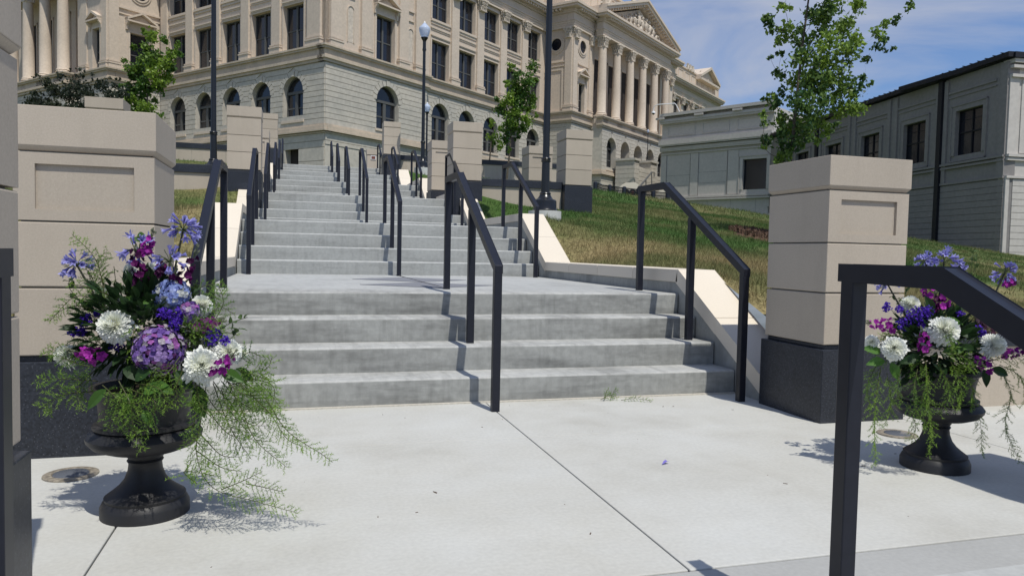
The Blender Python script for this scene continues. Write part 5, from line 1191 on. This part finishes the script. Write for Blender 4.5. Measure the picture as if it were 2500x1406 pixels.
Rr = dict(mass=(850, 120, 90), nf=26,
 mum=[(2305,806,40,.15),(2183,850,33,.14),(2424,842,33,.12),(2222,745,28,.0),(2385,735,32,.02),(2128,835,20,.08)],
 aga=[(2166,692,34,2225,790,.03,.4),(2305,640,42,2290,800,.0,.2),(2262,640,30,2270,800,.0,.2),(2452,668,34,2400,800,.0,.25),(2345,655,20,2340,800,.0,.3)],
 stock=[(2150,792,56,18,-40,-5,.13,0),(2256,832,44,15,-6,-30,.17,0),(2312,720,64,18,10,-30,.04,0),(2262,700,46,16,-15,-25,.03,0),(2395,886,50,18,-30,-15,.15,0),(2478,860,50,13,40,-5,.08,0),(2466,690,20,8,20,0,.0,0),(2280,740,40,16,0,-20,.02,1)],
 hyd=[(2425,780,38,.05,DUS)],
 sta=[(2235,768,22,.08),(2165,750,12,.08),(2195,755,10,.08),(2262,762,18,.08),(2345,768,10,.06),(2390,808,14,.1),(2205,790,18,.08),(2250,790,18,.08),(2400,812,8,.12)],
 fern=[[(2150,900,.1),(2138,980,.14),(2135,1050,.14),(2138,1135,.12)],[(2165,910,.1),(2175,980,.12),(2160,1040,.12)],[(2260,880,.16),(2265,960,.2),(2275,1040,.18),(2270,1110,.14)],[(2240,900,.16),(2230,960,.2),(2240,1020,.2)],[(2290,890,.16),(2320,950,.2),(2290,1010,.2)],[(2320,880,.16),(2345,940,.2),(2340,1000,.18)],[(2345,900,.14),(2375,950,.18),(2370,1000,.16)],
  [(2370,960,.1),(2392,1020,.1),(2398,1110,.1)],[(2440,900,.08),(2468,960,.1),(2455,1040,.1),(2490,1130,.1)],[(2440,890,.08),(2490,920,.1),(2510,990,.1)],[(2300,860,.18),(2350,870,.2),(2370,900,.2)],[(2200,900,.14),(2190,950,.16),(2205,990,.16)],[(2215,980,.18),(2235,1040,.18),(2225,1080,.16)],[(2270,920,.2),(2250,980,.2),(2260,1050,.2)],[(2420,880,.08),(2460,870,.1),(2500,880,.1)],[(2140,890,.08),(2118,940,.1),(2125,1000,.1)]],
 vine=[[(2225,790,.0),(2195,740,.0),(2180,715,.0)],[(2230,770,.0),(2212,720,.0),(2215,680,.0)],[(2370,700,.0),(2372,640,.0),(2378,610,.0)],[(2365,690,.0),(2382,650,.0),(2385,620,.0)]],
 leaf=[(2160,880,-35,5,60,18,.1,1),(2175,885,10,25,60,18,.12,1),(2300,860,60,-12,80,16,.15,1),(2340,850,60,0,70,18,.13,0),(2400,900,10,55,60,20,.1,0),(2250,870,-40,10,70,18,.13,0),(2150,860,-30,-10,60,18,.1,1),(2300,780,40,5,70,16,.1,1),(2350,820,40,-15,70,20,.1,0),(2280,760,-20,-30,60,16,.05,0),(2330,760,30,-30,60,16,.05,0),(2420,900,30,10,60,18,.1,0)])
arrangement('flower_arrangement', (2.895, 2.762, 0.46), 'right urn bouquet seen through the handrail, with magenta stock and a dusty pink hydrangea', 3.46, 2288, 1139, 520, Rr, 33)

# ------------------------------------------------------------------ small things
for x, y, lab in ((-0.905, 3.455, 'round in-ground light beside the left urn'), (3.22, 3.33, 'round in-ground light behind the right urn')):
    t = thing('ground_light', (x, y, 0), lab, 'ground light', 'round lights set in the plaza')
    mb = MB(); mb.lathe([(0.001, 0.105), (0.006, 0.104), (0.008, 0.098), (0.008, 0.072), (0.004, 0.070)], x, y, 40); mb.build('ring', 'drainring', t, smooth=True)
    mb = MB(); mb.lathe([(0.003, 0.070), (0.009, 0.066), (0.013, 0.045), (0.015, 0.012)], x, y, 32); mb.build('lens', 'drainlens', t, smooth=True)
rr = random.Random(77); A = Acc(); 
for pts in ([(1.93, 4.50, .01), (2.0, 4.51, .035), (2.06, 4.50, .02)], [(1.95, 4.48, .01), (1.98, 4.52, .06), (2.0, 4.53, .075)], [(2.06, 4.46, .01), (2.16, 4.45, .02), (2.26, 4.40, .008)], [(2.0, 4.5, .01), (2.03, 4.52, .05), (2.08, 4.55, .06)]):
    fern(None, [Vector(p) for p in pts], rr, 0.03, A=A)
o = A.build('fern_sprig', 'leafv', None); tag(o, 'fallen green fern sprig lying at the foot of the lowest step', 'sprig')
p = Vector((1.63, 3.06, 0.004)); A = Acc()
A.strip([p, p+Vector((.02, .01, .006)), p+Vector((.04, .022, .004))], [0.002, 0.009, 0.013], Vector((-.4, .9, 0)), (0.24, 0.20, 0.60), up=Vector((0, 0, 1)), cup=0.5)
o = A.build('fallen_petal', 'petalv', None); tag(o, 'single blue petal fallen on the pale plaza right of the joint', 'petal')
mb = MB()
for i in range(42):
    x, y = rr.uniform(-0.5, 3.4), rr.uniform(2.15, 4.5); s = rr.uniform(0.001, 0.003)*(1.6 if i < 5 else 1); a = rr.random()*PI; l = rr.uniform(1, 3.5)
    c, s_ = math.cos(a)*s*l, math.sin(a)*s*l
    mb.hexa([(x-c,y-s_,0.0),(x+c,y+s_,0.0),(x+c-s_*.4,y+s_+c*.4,0.0),(x-c-s_*.4,y-s_+c*.4,0.0),(x-c,y-s_,s),(x+c,y+s_,s*.5),(x+c-s_*.4,y+s_+c*.4,s*.7),(x-c-s_*.4,y-s_+c*.4,s)])
o = mb.build('debris', 'debris'); tag(o, 'tiny scattered bits of leaf and grit on the plaza', 'debris', kind='stuff')
# low black fence at the crest of the lawn
fp = []
for i in range(24):
    px = 1447+(1650-1447)*i/23; az = YAW+math.atan((px-1250)/FPX); best = max((q*0.5 for q in range(30, 110)), key=lambda r: (float(hgt(r*math.sin(az), r*math.cos(az)))-EYE)/r)
    best += 0.8; fp.append(Vector((best*math.sin(az), best*math.cos(az), 0)))
t = thing('low_fence', (fp[0].x, fp[0].y, 3.8), 'low black metal fence with stubby posts along the crest of the lawn', 'fence')
for i, q in enumerate(fp):
    z = float(hgt(q.x, q.y))
    if i % 4 == 0:
        mb = MB(); mb.lathe([(-0.1, 0.085), (0.30, 0.085), (0.34, 0.07), (0.36, 0.03)], q.x, q.y, 10, z); mb.build('post', 'lamppaint', t, smooth=True)
mb = MB()
for a, b in zip(fp[:-1], fp[1:]):
    za, zb = float(hgt(a.x, a.y)), float(hgt(b.x, b.y))
    for h in (0.16, 0.30): mb.tube([(a.x, a.y, za+h), (b.x, b.y, zb+h)], 0.018, 5)
    for j in range(6): f = j/6; c = a.lerp(b, f); z = za+(zb-za)*f; mb.tube([(c.x, c.y, z), (c.x, c.y, z+0.30)], 0.008, 4)
mb.build('rails', 'lamppaint', t)
# covered white cart near the portico steps
c = at(1538, 462, 62); t = thing('covered_cart', (c.x, c.y, c.z-1.2), 'white rounded cover with two dark wheels standing by the portico steps', 'cart')
mb = MB(); e1 = Vector((0.96, -0.28, 0)); e2 = Vector((0.28, 0.96, 0))
G = lambda u, d, z: (c.x+e1.x*u+e2.x*d, c.y+e1.y*u+e2.y*d, c.z+z)
mb.F = G; mb.prism([(-1.3, -0.75), (-0.95, 0.1), (-0.5, 0.45), (0.3, 0.5), (0.62, 0.30), (0.0, -0.75)], -0.8, 0.8, 'd'); mb.build('cover', 'coping', t)
for x in (-0.45, 0.08):
    mb = MB(G)
    mb.prism([(x+0.28*math.cos(i*PI/8), -0.35+0.28*math.sin(i*PI/8)) for i in range(16)], -0.92, -0.81, 'd'); w = mb.build('wheel', 'tyre', t)
    mb = MB(G); mb.prism([(x+0.13*math.cos(i*PI/6), -0.35+0.13*math.sin(i*PI/6)) for i in range(12)], -0.95, -0.93, 'd'); mb.build('hub', 'tag', w)
# sloping pale cheek stone and steel rails of the portico steps
c2 = at(1612, 470, 66); t = thing('portico_step_wall', tuple(c2-Vector((0, 0, 1.5))), 'pale sloping stone beside the portico steps, seen through the nearer handrail', 'wall')
G2 = lambda u, d, z: (c2.x+e1.x*u+e2.x*d, c2.y+e1.y*u+e2.y*d, c2.z+z)
mb = MB(G2); mb.prism([(-0.75, -0.75), (0.05, 0.35), (1.05, -0.75)], -0.3, 0.3, 'd'); mb.build('stone', 'coping', t)
t = thing('portico_handrail', tuple(at(1580, 470, 64)-Vector((0, 0, 1))), 'grey metal handrails climbing the portico steps in the distance', 'handrail')
mb = MB(); P = lambda x, y, d: tuple(at(x, y, d))
mb.tube([P(1560, 458, 64), P(1591, 421, 68)], 0.09, 6); mb.tube([P(1591, 421, 68), P(1597, 421, 68), P(1597, 432, 68)], 0.05, 6); mb.build('top_rail', 'winframe', t)
for x, y in ((1563, 455), (1577, 438), (1591, 422)): mb = MB(); mb.tube([P(x, y, 64+(x-1560)*0.12), P(x, 478, 64+(x-1560)*0.12)], 0.05, 5); mb.build('post', 'winframe', t)
# lamp on the stair pedestal of the portico
o = copy_tree(lamp0); q = FR(38.75, 6.3, 10.85); o.location = q; o.scale = (0.72, 0.72, 0.72)
for ch in list(o.children):
    if ch.name.startswith('concrete_footing'): bpy.data.objects.remove(ch)
tag(o, 'small distant lamp on the stone pedestal before the portico', 'street lamp', 'black lamp posts with acorn globes')
# blue cloth behind the fence
